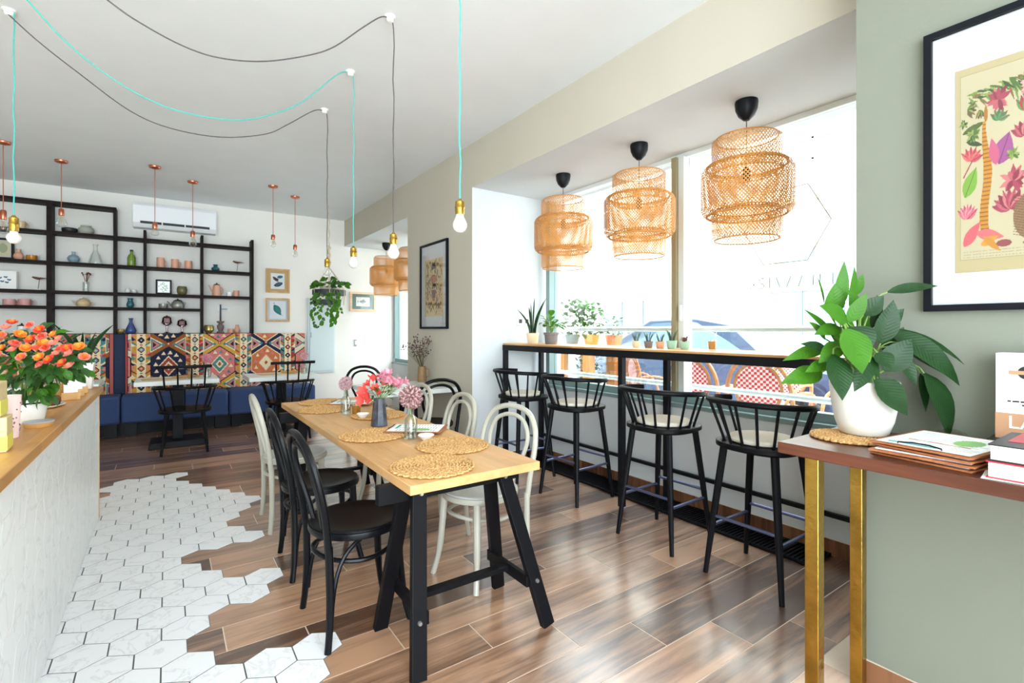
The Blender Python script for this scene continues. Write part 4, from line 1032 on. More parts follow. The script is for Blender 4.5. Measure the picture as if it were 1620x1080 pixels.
# peace lily on the console
PL = Vector((1.94, 0.70, 0.9545))
pl = thing('peace_lily', 'large peace lily with glossy leaves in a round white pot on the console', 'plant', PL)
part(pl, 'pot', MB().lathe([(0, 0), (0.062, 0), (0.070, 0.006), (0.084, 0.045), (0.094, 0.10), (0.1, 0.16), (0.1, 0.176), (0.097, 0.18), (0.092, 0.177), (0.091, 0.158), (0, 0.154)], 40), mat('matte_white_pot', c(232, 230, 222), 0.35, noise=0.05, nscale=12))
part(pl, 'soil', MB().lathe([(0, 0.163), (0.0905, 0.16), (0.0905, 0.163), (0, 0.168)], 24), M_soil)
leaves = [  # base, tip, width, bright (backlight put into the leaf colour), droop
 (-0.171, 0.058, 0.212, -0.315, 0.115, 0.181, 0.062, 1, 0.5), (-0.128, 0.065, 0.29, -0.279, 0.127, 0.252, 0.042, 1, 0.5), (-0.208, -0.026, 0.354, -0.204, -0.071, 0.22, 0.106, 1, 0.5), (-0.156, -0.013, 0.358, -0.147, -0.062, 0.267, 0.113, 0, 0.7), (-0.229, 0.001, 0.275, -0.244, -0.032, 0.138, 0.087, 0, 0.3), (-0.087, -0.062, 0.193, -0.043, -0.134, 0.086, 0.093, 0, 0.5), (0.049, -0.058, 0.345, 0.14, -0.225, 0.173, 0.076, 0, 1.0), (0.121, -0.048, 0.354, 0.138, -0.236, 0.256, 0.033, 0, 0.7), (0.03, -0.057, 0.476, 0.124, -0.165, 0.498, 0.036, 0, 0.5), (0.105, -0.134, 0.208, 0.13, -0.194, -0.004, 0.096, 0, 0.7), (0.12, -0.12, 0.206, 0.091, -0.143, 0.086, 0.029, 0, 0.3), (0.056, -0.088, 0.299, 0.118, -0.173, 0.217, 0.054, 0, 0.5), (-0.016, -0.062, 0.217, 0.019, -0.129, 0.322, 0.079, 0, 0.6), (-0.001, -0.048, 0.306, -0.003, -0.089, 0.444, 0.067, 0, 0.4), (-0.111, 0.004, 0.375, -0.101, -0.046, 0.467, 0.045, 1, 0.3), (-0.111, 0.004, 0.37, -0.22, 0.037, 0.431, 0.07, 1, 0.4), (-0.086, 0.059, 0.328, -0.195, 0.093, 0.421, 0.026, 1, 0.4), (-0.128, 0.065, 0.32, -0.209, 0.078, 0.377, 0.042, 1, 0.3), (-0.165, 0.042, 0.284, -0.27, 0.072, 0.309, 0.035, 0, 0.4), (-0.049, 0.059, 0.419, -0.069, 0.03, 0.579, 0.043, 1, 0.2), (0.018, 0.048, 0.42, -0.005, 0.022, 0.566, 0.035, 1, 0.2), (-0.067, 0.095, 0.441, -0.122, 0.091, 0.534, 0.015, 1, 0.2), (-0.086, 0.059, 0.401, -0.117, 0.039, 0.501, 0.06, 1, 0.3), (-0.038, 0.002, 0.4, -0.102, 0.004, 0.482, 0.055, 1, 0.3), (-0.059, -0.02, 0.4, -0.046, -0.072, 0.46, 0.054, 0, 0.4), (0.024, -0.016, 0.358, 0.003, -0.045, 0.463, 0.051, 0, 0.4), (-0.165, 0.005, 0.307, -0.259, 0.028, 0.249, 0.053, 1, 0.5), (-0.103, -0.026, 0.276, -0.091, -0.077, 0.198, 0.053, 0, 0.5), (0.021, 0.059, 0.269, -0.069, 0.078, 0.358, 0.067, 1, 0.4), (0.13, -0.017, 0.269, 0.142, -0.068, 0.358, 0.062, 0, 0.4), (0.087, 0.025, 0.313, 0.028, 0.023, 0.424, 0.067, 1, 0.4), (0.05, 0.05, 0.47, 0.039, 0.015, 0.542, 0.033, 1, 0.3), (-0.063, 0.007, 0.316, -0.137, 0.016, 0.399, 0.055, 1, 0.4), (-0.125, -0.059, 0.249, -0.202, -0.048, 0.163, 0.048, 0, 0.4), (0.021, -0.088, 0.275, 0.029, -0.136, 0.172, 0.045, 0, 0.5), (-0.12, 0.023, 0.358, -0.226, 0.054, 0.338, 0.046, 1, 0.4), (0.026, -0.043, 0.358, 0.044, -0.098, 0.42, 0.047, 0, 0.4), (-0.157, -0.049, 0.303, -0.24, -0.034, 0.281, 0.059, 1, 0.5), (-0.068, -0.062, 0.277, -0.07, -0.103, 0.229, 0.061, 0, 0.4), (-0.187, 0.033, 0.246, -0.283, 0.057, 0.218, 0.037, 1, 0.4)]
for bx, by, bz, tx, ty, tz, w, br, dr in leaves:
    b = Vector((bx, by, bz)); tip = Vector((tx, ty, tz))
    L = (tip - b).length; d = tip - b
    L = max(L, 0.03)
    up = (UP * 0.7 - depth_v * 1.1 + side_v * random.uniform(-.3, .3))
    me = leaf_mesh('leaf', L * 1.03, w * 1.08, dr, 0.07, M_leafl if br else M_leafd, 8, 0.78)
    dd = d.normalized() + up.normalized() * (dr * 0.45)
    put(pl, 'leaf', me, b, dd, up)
    root = Vector((random.uniform(-.035, .035), random.uniform(-.035, .035), 0.172))
    mid = root * 0.6 + b * 0.4 + UP * 0.05
    part(pl, 'stem', MB().tube(bez(root, root + UP * 0.08 + (b - root) * 0.15, b - d.normalized() * 0.05 + UP * 0.01, b + d.normalized() * L * 0.2 * 0, 8), [0.0034] * 5 + [0.0026] * 4, 6), M_stem)

# roses on the counter
rb = thing('potted_rose', 'bushy orange and pink potted rose on the counter', 'plant', (-0.486, 2.93, 0.9205))
part(rb, 'pot', pot_mb(0.05, 0.065, 0.10), M_whitecer)
part(rb, 'pot_band', MB().lathe([(0.0655, 0.082), (0.0665, 0.082), (0.067, 0.088), (0.066, 0.088)], 28), M_black)
rleaf = leaf_mesh('leaf', 0.052, 0.034, 0.5, 0.1, M_leafm, 5, 0.8); rleaf2 = leaf_mesh('leaf', 0.05, 0.032, 0.7, 0.12, M_leafl, 5, 0.8)
rg = random.Random(12)
for i in range(300):
    while True:
        e = Vector((rg.uniform(-1, 1), rg.uniform(-1, 1), rg.uniform(-1, 1)))
        if 0.35 < e.length < 1: break
    p = Vector((0.034, -0.048, 0.249)) + side_v * (e.x * 0.205) + UP * (e.z * 0.165 - 0.03 * abs(e.x)) - depth_v * (e.y * 0.11)
    if e.x > 0.25 and p.z < 0.2: p.z = 0.2 + rg.random() * 0.1
    if p.z < 0.10: p.z = 0.10 + rg.random() * 0.05
    d = (side_v * e.x - depth_v * e.y + UP * (e.z - 0.35)).normalized() + Vector((rg.uniform(-.7, .7), rg.uniform(-.7, .7), rg.uniform(-.5, .3)))
    put(rb, 'leaf', rleaf if rg.random() < .72 else rleaf2, p, d, UP - depth_v * .5 + Vector((rg.uniform(-.6, .6), rg.uniform(-.6, .6), 0)), rg.uniform(.7, 1.15))
STEM_TIPS = [(-0.048, -0.003, 0.293), (-0.037, -0.011, 0.261), (-0.027, -0.018, 0.229), (-0.016, -0.025, 0.293), (-0.006, -0.033, 0.261), (0.005, -0.04, 0.229), (0.015, -0.047, 0.293), (0.026, -0.055, 0.261), (0.037, -0.062, 0.229), (0.047, -0.069, 0.293), (0.058, -0.077, 0.261), (0.068, -0.084, 0.229), (0.079, -0.091, 0.293), (0.089, -0.099, 0.261)]
for i in range(14):
    a = i * 2.4; tp = Vector(STEM_TIPS[i])
    part(rb, 'stem', MB().tube(bez((0.02 * math.cos(a), 0.02 * math.sin(a), 0.08), (0.03 * math.cos(a), 0.03 * math.sin(a), 0.18), tp * .8 + Vector((0, 0, .02)), tp, 6), 0.0026, 5), M_stem)
def rose_mesh(cols):
    mb = MB()
    for ring, (n, r, h, fl) in enumerate(((3, 0.007, 0.026, 0.0), (4, 0.012, 0.027, 0.1), (5, 0.017, 0.025, 0.28), (6, 0.022, 0.020, 0.55))):
        mb.mi = 0 if ring < 2 else 1
        for k in range(n):
            a0 = 2 * PI * k / n + ring * 0.6; vs = []; half = PI / n * 1.15
            for i in range(5):
                t = i / 4; rr = r * math.sin(min(1, 0.2 + t * 0.9) * PI / 2) * (1 + fl * t * t * .5); z = h * t - fl * .006 * t * t
                for q in (-1, -.5, 0, .5, 1):
                    a = a0 + q * half * (1 - .35 * t * t); vs.append((rr * math.cos(a), rr * math.sin(a), z - .004 * abs(q) * t))
            mb.add(vs, [(5 * i + j, 5 * i + j + 1, 5 * i + j + 6, 5 * i + j + 5) for i in range(4) for j in range(4)])
    me = mb.mesh('rose_flower', True, 80)
    for m in cols: me.materials.append(m)
    return me
M_ro1 = mat('orange_petal', c(244, 150, 60), 0.6, trans=0.3); M_ro2 = mat('coral_petal', c(230, 88, 66), 0.6, trans=0.3); M_ro3 = mat('pink_petal', c(240, 150, 132), 0.6, trans=0.3); M_ro4 = mat('yellow_petal', c(250, 190, 84), 0.6, trans=0.3)
rms = [rose_mesh([M_ro1, M_ro2]), rose_mesh([M_ro2, M_ro3]), rose_mesh([M_ro4, M_ro1]), rose_mesh([M_ro1, M_ro3])]
BLOOMS = [(-0.026, -0.142, 0.42), (0.041, -0.212, 0.41), (0.005, -0.191, 0.374), (-0.056, -0.138, 0.372), (0.074, -0.245, 0.392), (0.083, -0.247, 0.364), (0.117, -0.261, 0.374), (0.137, -0.296, 0.357), (0.047, -0.229, 0.354), (-0.013, -0.181, 0.334), (-0.049, -0.165, 0.319), (-0.014, -0.19, 0.312), (0.066, -0.264, 0.318), (0.095, -0.274, 0.32), (0.089, -0.271, 0.337), (0.13, -0.286, 0.299), (0.166, -0.31, 0.317), (0.173, -0.32, 0.299), (0.199, -0.314, 0.324), (0.214, -0.326, 0.283), (0.11, -0.29, 0.275), (0.077, -0.255, 0.255), (0.08, -0.275, 0.285), (0.17, -0.312, 0.247), (0.144, -0.293, 0.319), (-0.078, -0.113, 0.298), (-0.09, -0.111, 0.349), (0.019, -0.222, 0.285), (0.151, -0.31, 0.262), (-0.043, -0.148, 0.4), (0.03, -0.234, 0.32), (0.12, -0.295, 0.337)]
for i, p in enumerate(BLOOMS):
    put(rb, 'rose_flower', rms[i % 4], p, (Vector((rg.uniform(-.5, .5), rg.uniform(-.5, .5), 0)) + side_v * rg.uniform(-.6, .6)), -depth_v * 0.9 + UP * 0.7 + side_v * rg.uniform(-.5, .5), rg.uniform(.58, .82))

# hanging two-tier planter
hp = thing('hanging_planter', 'two-tier black hanging planter with trailing green vines on a rope', 'plant', (1.895, 7.28, 1.66))
M_rope = mat('jute_rope', c(206, 190, 164), 0.9, bump=0.4, bscale=90)
part(hp, 'rope', MB().tube([(0.01 * math.sin(k * 2.1), 0.006 * math.cos(k * 1.7), 1.404 - k * 0.06) for k in range(14)] + [(0, 0, 0.54)], [0.005 + 0.004 * (k % 3 == 0) for k in range(14)] + [0.01], 7), M_rope)
part(hp, 'braid', MB().tube([(0.012 * math.sin(k * 1.9), 0.01 * math.cos(k * 1.3), 0.85 - k * 0.035) for k in range(9)], [0.014 + 0.006 * (k % 2) for k in range(9)], 8), M_rope)
M_tray = mat('black_planter', c(44, 46, 50), 0.6)
for nm, dx, z0, r, h in (('upper_tray', 0.0, 0.135, 0.225, 0.075), ('lower_tray', -0.03, 0.0, 0.19, 0.07)):
    part(hp, nm, MB().lathe([(0, 0), (r * 0.97, 0), (r, 0.006), (r, h), (r - 0.012, h), (r - 0.014, 0.02), (0, 0.02)], 28, (dx, 0, z0)), M_tray)
for k in range(6):
    a = k * PI / 3 + 0.3; ca, sa = math.cos(a), math.sin(a)
    part(hp, 'hanger_cord', MB().tube([(0, 0, 0.54), (0.12 * ca, 0.12 * sa, 0.38), (0.228 * ca, 0.228 * sa, 0.21), (0.228 * ca, 0.228 * sa, 0.135), (0.20 * math.cos(a + .3), 0.20 * math.sin(a + .3), 0.0)], 0.005, 6), M_rope)
M_terr = mat('beige_small_pot', c(196, 186, 166), 0.7)
part(hp, 'pot', pot_mb(0.06, 0.08, 0.10), M_terr, loc=(-0.06, -0.05, 0.155))
part(hp, 'pot', pot_mb(0.05, 0.07, 0.09), M_terr, loc=(0.1, 0.04, 0.155))
part(hp, 'pot', pot_mb(0.05, 0.07, 0.09), mat('lilac_pot', c(184, 172, 188), 0.7), loc=(0.02, -0.06, 0.02))
vl = leaf_mesh('leaf', 0.075, 0.058, 0.6, 0.1, M_leafl, 5, 0.7); vd = leaf_mesh('leaf', 0.07, 0.05, 0.6, 0.1, M_leafm, 5, 0.7)
rg = random.Random(77)
for i in range(70):
    a = rg.uniform(0, 2 * PI); r = rg.uniform(0.03, 0.24)
    put(hp, 'leaf', vl if rg.random() < .6 else vd, (r * math.cos(a), r * math.sin(a), 0.25 + rg.uniform(0, 0.14) * (1 - r / 0.35)), (math.cos(a), math.sin(a), rg.uniform(-.4, .7)), UP * .5 - depth_v, rg.uniform(.8, 1.5))
for v in range(9):
    off = [(-0.14, 0.28), (-0.04, 0.30), (0.05, 0.10), (0.12, 0.20), (0.17, 0.12), (0.20, 0.18), (0.22, 0.10), (-0.08, 0.12), (0.14, 0.26)][v]
    x0 = off[0]; n = int(off[1] / 0.03) + 3; pts = []
    for k in range(n + 1):
        t = k / n; q = side_v * (x0 + 0.02 * math.sin(k * 1.3 + v)) - depth_v * (0.21 + 0.01 * math.sin(k)); pts.append((q.x, q.y, 0.20 - t * (0.2 + off[1])))
    part(hp, 'vine', MB().tube(pts, 0.0025, 5), M_stem)
    for k in range(1, n + 1):
        a = rg.uniform(0, 6.28); put(hp, 'leaf', vl if v > 2 and rg.random() < .85 else vd if rg.random() < .4 else vl, pts[k], side_v * math.cos(a) - UP * 0.8 - depth_v * 0.2, -depth_v + UP * .4, rg.uniform(.6, 1.15))
# ================================================================ PICTURES
M_print = vcolmat('printed_paper', 0.8)
M_framek = mat('black_picture_frame', c(15, 16, 22), 0.45, spec=0.15)
M_pictglass = glassmat('picture_glass', (0.98, 0.98, 0.98, 1), 0.035)
def picture(label, o, U, V, N, w, h, fw, m_frame, cvs, paper, board=None, depth=0.025, name='framed_print', glass=True):
    """o: centre on the wall; U right, V up, N out of the wall; paper: (w, h, dx, dz) of the print"""
    t = thing(name, label, 'picture', o)
    U, V, N = Vector(U), Vector(V), Vector(N)
    def fb(x0, x1, z0, z1, d0, d1):
        q = [U * x + V * z + N * d for d in (d0, d1) for x, z in ((x0, z0), (x1, z0), (x1, z1), (x0, z1))]
        return MB().hexa([q[0], q[3], q[2], q[1], q[4], q[7], q[6], q[5]]) if False else MB().hexa(q)
    for a in ((-w / 2, w / 2, h / 2 - fw, h / 2), (-w / 2, w / 2, -h / 2, -h / 2 + fw), (-w / 2, -w / 2 + fw, -h / 2 + fw, h / 2 - fw), (w / 2 - fw, w / 2, -h / 2 + fw, h / 2 - fw)):
        part(t, 'frame_bar', fb(*a, 0.0, depth), m_frame, smooth=False)
    part(t, 'mount_board', fb(-w / 2 + fw, w / 2 - fw, -h / 2 + fw, h / 2 - fw, 0.001, 0.008), mat('mount_white', c(206, 208, 210), 0.8) if board is None else board, smooth=False)
    pw, ph, dx, dz = paper
    tl = U * (dx - pw / 2) + V * (dz + ph / 2) + N * 0.0095
    cvs.panel('print', t, tl, U * pw, V * -ph, M_print)
    if glass: part(t, 'glass_pane', fb(-w / 2 + fw, w / 2 - fw, -h / 2 + fw, h / 2 - fw, 0.013, 0.015), M_pictglass, smooth=False)
    return t
# big botanical print
cv = Canvas(345, 300, (172, 158, 118)); rg = random.Random(5)
cv.rect(8, 10, 337, 282, (150, 138, 100)); cv.rect(9, 11, 336, 281, (178, 168, 136))
PK = [(146, 58, 74), (168, 84, 92), (122, 44, 58), (180, 106, 106)]
GR = [(70, 98, 44), (104, 128, 58), (48, 74, 38), (130, 140, 70)]
for i in range(260):
    a = rg.uniform(-.2, PI + .2); x = 172 + 150 * math.cos(a) * rg.uniform(.2, 1.05); y = 20 + 14 * rg.random() + abs(x - 172) * .12
    cv.leaf(x, y, rg.uniform(10, 30), 1.8, PI / 2 + (x - 172) * 0.008 + rg.uniform(-.5, .5), rg.choice(GR + [(110, 92, 50)]))
def coral(x, y, r, cols):
    for i in range(22):
        a = rg.uniform(0, 2 * PI); cv.leaf(x, y, r * rg.uniform(.6, 1), r * .17, a, rg.choice(cols))
def flower(x, y, r, n, cols, a0=0.0, sp=2 * PI):
    for i in range(n): cv.leaf(x, y, r, r * 0.2, a0 + sp * i / n, cols[i % len(cols)], (120, 44, 60))
coral(70, 58, 22, PK); coral(120, 48, 20, [(206, 150, 150), (188, 112, 120)]); coral(165, 62, 22, PK)
flower(20, 62, 16, 5, GR, -.6, 2.0); flower(40, 66, 14, 4, GR, 1.0, 1.4); flower(70, 88, 18, 6, [(58, 110, 66), (84, 130, 80)], -2.4, 2.6); flower(110, 84, 24, 7, [(90, 124, 70), (150, 60, 60)], -2.2, 2.4)
cv.leaf(12, 96, 40, 5, -0.3, (72, 86, 40)); cv.leaf(18, 108, 30, 4, 0.35, (52, 66, 34)); coral(30, 100, 14, GR)
flower(26, 138, 22, 6, [(196, 98, 94), (176, 74, 80)], -2.4, 2.5); cv.line(14, 160, 28, 138, 2, (140, 60, 60))
cv.leaf(16, 190, 46, 11, -1.15, (112, 152, 56), (70, 110, 40))
for y in range(84, 244):
    wv = 3 * math.sin(y * 0.05); w = 2.2 + 4.5 * min(1, (y - 84) / 60.0)
    cv.rect(50 + wv - w, y, 50 + wv + w, y + 1, (176, 122, 40) if y % 6 < 4 else (132, 84, 30))
cv.leaf(50, 86, 26, 3.5, -PI / 2, (150, 100, 34))
cv.leaf(70, 150, 46, 15, -1.2, (142, 72, 122), (100, 44, 90)); cv.leaf(66, 150, 40, 8, -1.75, (176, 84, 110)); flower(108, 118, 24, 6, PK, -2.6, 2.2)
coral(92, 176, 24, PK); coral(14, 82, 9, GR); coral(92, 140, 12, GR); flower(88, 216, 30, 9, PK, -2.9, 2.8); flower(140, 200, 26, 8, PK, -3, 3); flower(20, 222, 22, 7, [(190, 92, 106), (214, 130, 138)], -2.4, 2.0)
cv.leaf(14, 262, 44, 9, -0.9, (196, 84, 92)); cv.leaf(34, 244, 46, 8, 0.2, (206, 96, 100)); cv.leaf(42, 262, 30, 6, -0.4, (190, 132, 50)); cv.leaf(46, 250, 36, 5, 0.7, (178, 122, 44))
cv.ell(118, 228, 26, 32, (126, 96, 66)); cv.line(118, 198, 118, 258, 1.6, (84, 58, 38))
for k in range(16):
    yy = 200 + k * 3.6; cv.line(118, yy + 4, 92, yy - 3, 0.8, (92, 66, 44)); cv.line(118, yy + 4, 144, yy - 3, 0.8, (92, 66, 44))
for i in range(60): coral(rg.uniform(160, 325), rg.uniform(50, 250), rg.uniform(8, 16), rg.choice([PK, GR, [(150, 110, 60), (180, 140, 70)]]))
cv.ell(78, 262, 12, 5, (128, 66, 66)); cv.ell(116, 264, 10, 4, (120, 90, 50))
for i in range(3):
    for k in range(62): cv.rect(14 + k * 5.1, 270 + i * 4, 14 + k * 5.1 + rg.uniform(2, 4.5), 271 + i * 4, (150, 134, 96))
picture('large black-framed botanical print of seaweeds and flowers on the green column', (2.1195, 0.25, 1.8415), (0, -1, 0), (0, 0, 1), (-1, 0, 0), 0.664, 0.927, 0.021, M_framek, cv, (0.505, 0.655, 0.0, -0.013))
# print on the pier
cv = Canvas(120, 170, (214, 190, 140)); rg = random.Random(8)
cv.rect(4, 4, 116, 158, (206, 180, 130))
BRN = [(60, 44, 34), (110, 70, 44), (44, 50, 40), (150, 96, 62), (34, 34, 38), (130, 60, 50), (90, 96, 80)]
for i in range(240):
    x, y = rg.uniform(10, 110), rg.uniform(12, 152); cv.leaf(x, y, rg.uniform(5, 18), rg.uniform(.8, 2.4), rg.choice([-PI / 2, PI / 2]) + rg.uniform(-.8, .8), rg.choice(BRN))
cv.ell(60, 60, 22, 12, (170, 104, 80)); cv.poly([(44, 92), (76, 92), (70, 116), (50, 116)], (108, 66, 52)); cv.poly([(54, 74), (74, 74), (64, 90)], (36, 40, 40))
for i in range(10): cv.leaf(60, 30, 22, 2, -PI + .32 * i, (60, 46, 36))
picture('black-framed brown botanical print on the pier between the windows', (2.3595, 4.85, 1.783), (0, -1, 0), (0, 0, 1), (-1, 0, 0), 0.657, 0.925, 0.022, M_framek, cv, (0.44, 0.62, 0.0, -0.02))
# oak framed prints on the back wall
M_tan = mat('tan_mount', c(206, 172, 118), 0.9); M_pinkoak = wood_mat('pale_oak_frame', c(220, 184, 150), c(238, 208, 178), 0.5, 0, 3.0, 0.2); M_sagem = mat('sage_mount', c(112, 136, 128), 0.8)
cv = Canvas(44, 54, (240, 242, 244))
cv.ell(29, 12, 9, 5, (64, 110, 140), -0.2); cv.leaf(6, 12, 26, 5, 0.75, (120, 84, 56), (50, 40, 40)); cv.leaf(12, 20, 14, 4, 0.1, (40, 50, 70)); cv.ell(24, 38, 14, 7, (52, 74, 96), -0.4); cv.ell(24, 37, 11, 4, (90, 120, 140), -0.4); cv.line(10, 42, 36, 32, 1.4, (30, 36, 48))
picture('oak-framed print of two blue feathers, upper of the pair beside the shelves', (1.3695, 8.149, 2.041), (1, 0, 0), (0, 0, 1), (0, -1, 0), 0.331, 0.362, 0.024, M_oakfr, cv, (0.19, 0.235, 0, -0.005), M_tan)
cv = Canvas(44, 54, (238, 242, 248))
cv.leaf(12, 12, 36, 9.5, 1.02, (52, 128, 128), (30, 84, 90)); cv.line(12, 6, 13, 16, 1.2, (40, 90, 96))
for k in range(9): cv.ell(16 + k * 2.2, 19 + k * 3, 1.2, 1.2, (96, 166, 160))
picture('oak-framed print of a single teal leaf, lower of the pair beside the shelves', (1.3695, 8.149, 1.6035), (1, 0, 0), (0, 0, 1), (0, -1, 0), 0.331, 0.355, 0.024, M_oakfr, cv, (0.225, 0.27, 0, 0))
cv = Canvas(48, 32, (244, 244, 240))
cv.ell(24, 16, 12, 5, (150, 156, 156)); cv.poly([(10, 16), (4, 11), (6, 16), (4, 21)], (140, 146, 146)); cv.poly([(18, 12), (28, 7), (30, 13)], (130, 136, 136)); cv.ell(24, 15, 8, 2, (110, 116, 116)); cv.line(20, 21, 26, 24, 1.4, (140, 146, 146)); cv.ell(33, 15, 1, 1, (40, 40, 40))
picture('pale-framed grey fish print with green mount on the far white wall', (2.66, 8.149, 1.7675), (1, 0, 0), (0, 0, 1), (0, -1, 0), 0.432, 0.321, 0.037, M_pinkoak, cv, (0.225, 0.15, 0, 0), M_sagem)

# ================================================================ ON THE WALL SHELVES
SHY = 8.04
def crock(name, label, cat, prof, m, x, z, y=SHY, n=20, group='crockery on the wall shelves', handle=None, extra=None):
    t = thing(name, label, cat, (x, y, z + 0.0006), group=group)
    part(t, 'body', MB().lathe(prof, n), m)
    if handle:
        r, h0, h1, out = handle
        part(t, 'handle', MB().tube(bez((r, 0, h1), (r + out, 0, h1 + 0.003), (r + out, 0, h0 - 0.003), (r, 0, h0), 8), 0.005, 6), m)
    if extra: extra(t)
    return t
def cup_prof(r, h, w=0.004): return [(0, 0), (r * 0.92, 0), (r, 0.006), (r, h), (r - w, h), (r - w, 0.008), (0, 0.008)]
def vase_prof(r, h, neck, lip): return [(0, 0), (r * .6, 0), (r * .95, h * .18), (r, h * .34), (r * .8, h * .55), (neck, h * .74), (neck, h * .88), (lip, h), (lip - .004, h), (neck - .004, h * .85), (0, h * .8)]
M_pink = mat('peach_stoneware', c(222, 164, 138), 0.5); M_rose = mat('rose_stoneware', c(206, 150, 146), 0.5); M_celadon = mat('grey_celadon', c(168, 170, 158), 0.35)
M_blk = mat('black_stoneware', c(32, 32, 34), 0.5); M_ltblue = mat('pale_blue_glaze', c(136, 160, 172), 0.3); M_greenb = mat('green_bottle_glass', c(120, 148, 62), 0.2); M_tealg = mat('teal_glaze', c(44, 100, 108), 0.25); M_blueg = mat('cobalt_glaze', c(60, 82, 138), 0.3)
M_oliveg = mat('olive_glaze', c(106, 100, 62), 0.3); M_amberg = mat('amber_glaze', c(190, 124, 34), 0.3); M_goldg = mat('gold_lustre', c(170, 150, 92), 0.25, metal=0.5); M_cream2 = mat('cream_enamel', c(214, 188, 146), 0.35); M_pew = mat('grey_pewter', c(150, 148, 140), 0.35, metal=0.4)
M_brownbird = mat('brown_bird', c(98, 54, 34), 0.6)
def spout(t, r, h0, h1, m): part(t, 'spout', MB().tube(bez((-r, 0, h0), (-r - .02, 0, h0 + .01), (-r - .03, 0, h1 - .02), (-r - .05, 0, h1), 8), [.012] * 3 + [.009] * 3 + [.006] * 3, 8), m)
def lid(t, r, z, m): part(t, 'lid', MB().lathe([(r, z), (r * .9, z + .008), (r * .3, z + .018), (.006, z + .02), (.009, z + .03), (0, z + .036)], 16), m)
def bird(label, x, z):
    t = thing('bird_ornament', label, 'ornament', (x, SHY, z + 0.0006))
    part(t, 'base', MB().box(-0.03, 0.03, -0.02, 0.02, 0, 0.012), M_whitecer if z < 2.0 else M_cream2, bevel=0.002)
    part(t, 'rod', MB().tube([(0, 0, 0.012), (0.012, 0, 0.13)], 0.0028, 6), M_brownbird)
    part(t, 'body', MB().tube([(-0.055, 0, 0.15), (-0.045, 0, 0.152), (-0.03, 0, 0.147), (0.0, 0, 0.138), (0.03, 0, 0.142), (0.06, 0, 0.143), (0.09, 0, 0.14)], [.002, .009, .012, .015, .009, .005, .002], 8), M_brownbird)
crock('mug', 'beige mug on the top left shelf beside the hanging bulb', 'mug', cup_prof(.042, .09), M_cream2, -1.40, SZ[2], handle=(.042, .02, .075, .03))
crock('bottle', 'small copper-brown bottle on the left shelf', 'bottle', vase_prof(.046, .125, .018, .022), M_pink, -1.421, SZ[3])
crock('jar', 'low amber jar on the left shelf', 'jar', cup_prof(.05, .06), M_amberg, -1.308, SZ[3])
cvb = Canvas(20, 26, (214, 206, 170)); cvb.ell(10, 12, 6, 8, (160, 170, 130))
picture('dark-framed small print leaning at the left shelf edge', (-1.56, 8.10, SZ[3] + 0.125), (1, 0, 0), (0, 0, 1), (0, -1, 0), 0.19, 0.246, 0.024, M_framek, cvb, (0.13, 0.18, 0, 0))
t = thing('picture_block', 'white block with small blue birds on the left shelf', 'ornament', (-1.53, SHY, SZ[4] + 0.0006))
part(t, 'block', MB().box(-0.10, 0.10, -0.05, 0.05, 0, 0.21), M_whitecer, bevel=0.003)
cvb = Canvas(40, 40, (240, 240, 238))
for q in ((12, 16), (22, 14), (28, 20), (16, 24), (24, 26)): cvb.ell(*q, 3.4, 2, (80, 120, 150), .4); cvb.ell(q[0] + 3, q[1] - 1, 1.4, 1.2, (50, 60, 80))
cvb.panel('print', t, (-0.095, -0.0512, 0.205), (0.19, 0, 0), (0, 0, -0.2), M_print)
bird('brown wading bird ornament on the left shelf', -1.254, SZ[4])
crock('mug', 'pink mug cut by the left edge of the view', 'mug', cup_prof(.055, .07), M_rose, -1.50, SZ[5], handle=(.055, .015, .055, .028))
crock('mug', 'pink mug on the left shelf above the roses', 'mug', cup_prof(.058, .075), M_rose, -1.37, SZ[5], handle=(.058, .015, .058, .028))
crock('storage_jar', 'white jar with black lid above the roses', 'jar', cup_prof(.04, .09), M_whitecer, -1.394, SZ[6], extra=lambda t: lid(t, .042, .09, M_blk))
crock('pot', 'small black pot on the upper shelf', 'pot', [(0, 0), (.06, 0), (.074, .02), (.078, .05), (.07, .06), (.066, .058), (0, .05)], M_blk, -0.972, SZ[2])
crock('pot', 'rounded grey-green pot on the upper shelf', 'pot', [(0, 0), (.05, 0), (.075, .025), (.08, .05), (.07, .078), (.05, .09), (.056, .105), (.05, .105), (.044, .09), (0, .08)], M_celadon, -0.82, SZ[2])
crock('vase', 'pale blue round vase with narrow neck', 'vase', [(0, 0), (.03, 0), (.055, .03), (.06, .055), (.045, .085), (.018, .1), (.016, .12), (.022, .135), (.016, .135), (0, .12)], M_ltblue, -0.937, SZ[3])
crock('decanter', 'clear glass decanter beside the pale blue vase', 'decanter', [(0, 0), (.07, 0), (.072, .02), (.05, .11), (.024, .16), (.022, .22), (.034, .25)], M_clear, -0.73, SZ[3])
def sprig(t, z0, hh, n, m, seed, spread=.05):
    rg = random.Random(seed)
    for i in range(n):
        a = rg.uniform(0, 6.28); r = spread * rg.random(); tip = Vector((r * math.cos(a), r * math.sin(a), z0 + hh * rg.uniform(.7, 1)))
        part(t, 'stem', MB().tube([(0, 0, z0 - .03), tip * .5 + Vector((0, 0, z0 * .5)), tip], .0022, 5), M_stem if m is not M_brownbird else M_brownbird)
        part(t, 'bloom', MB().sphere(tip, .011, 7, 5), m)
crock('vase', 'small clear vase with dark dried blooms', 'vase', cup_prof(.034, .12), M_clear, -0.82, SZ[4], extra=lambda t: sprig(t, .12, .12, 8, M_brownbird, 3))
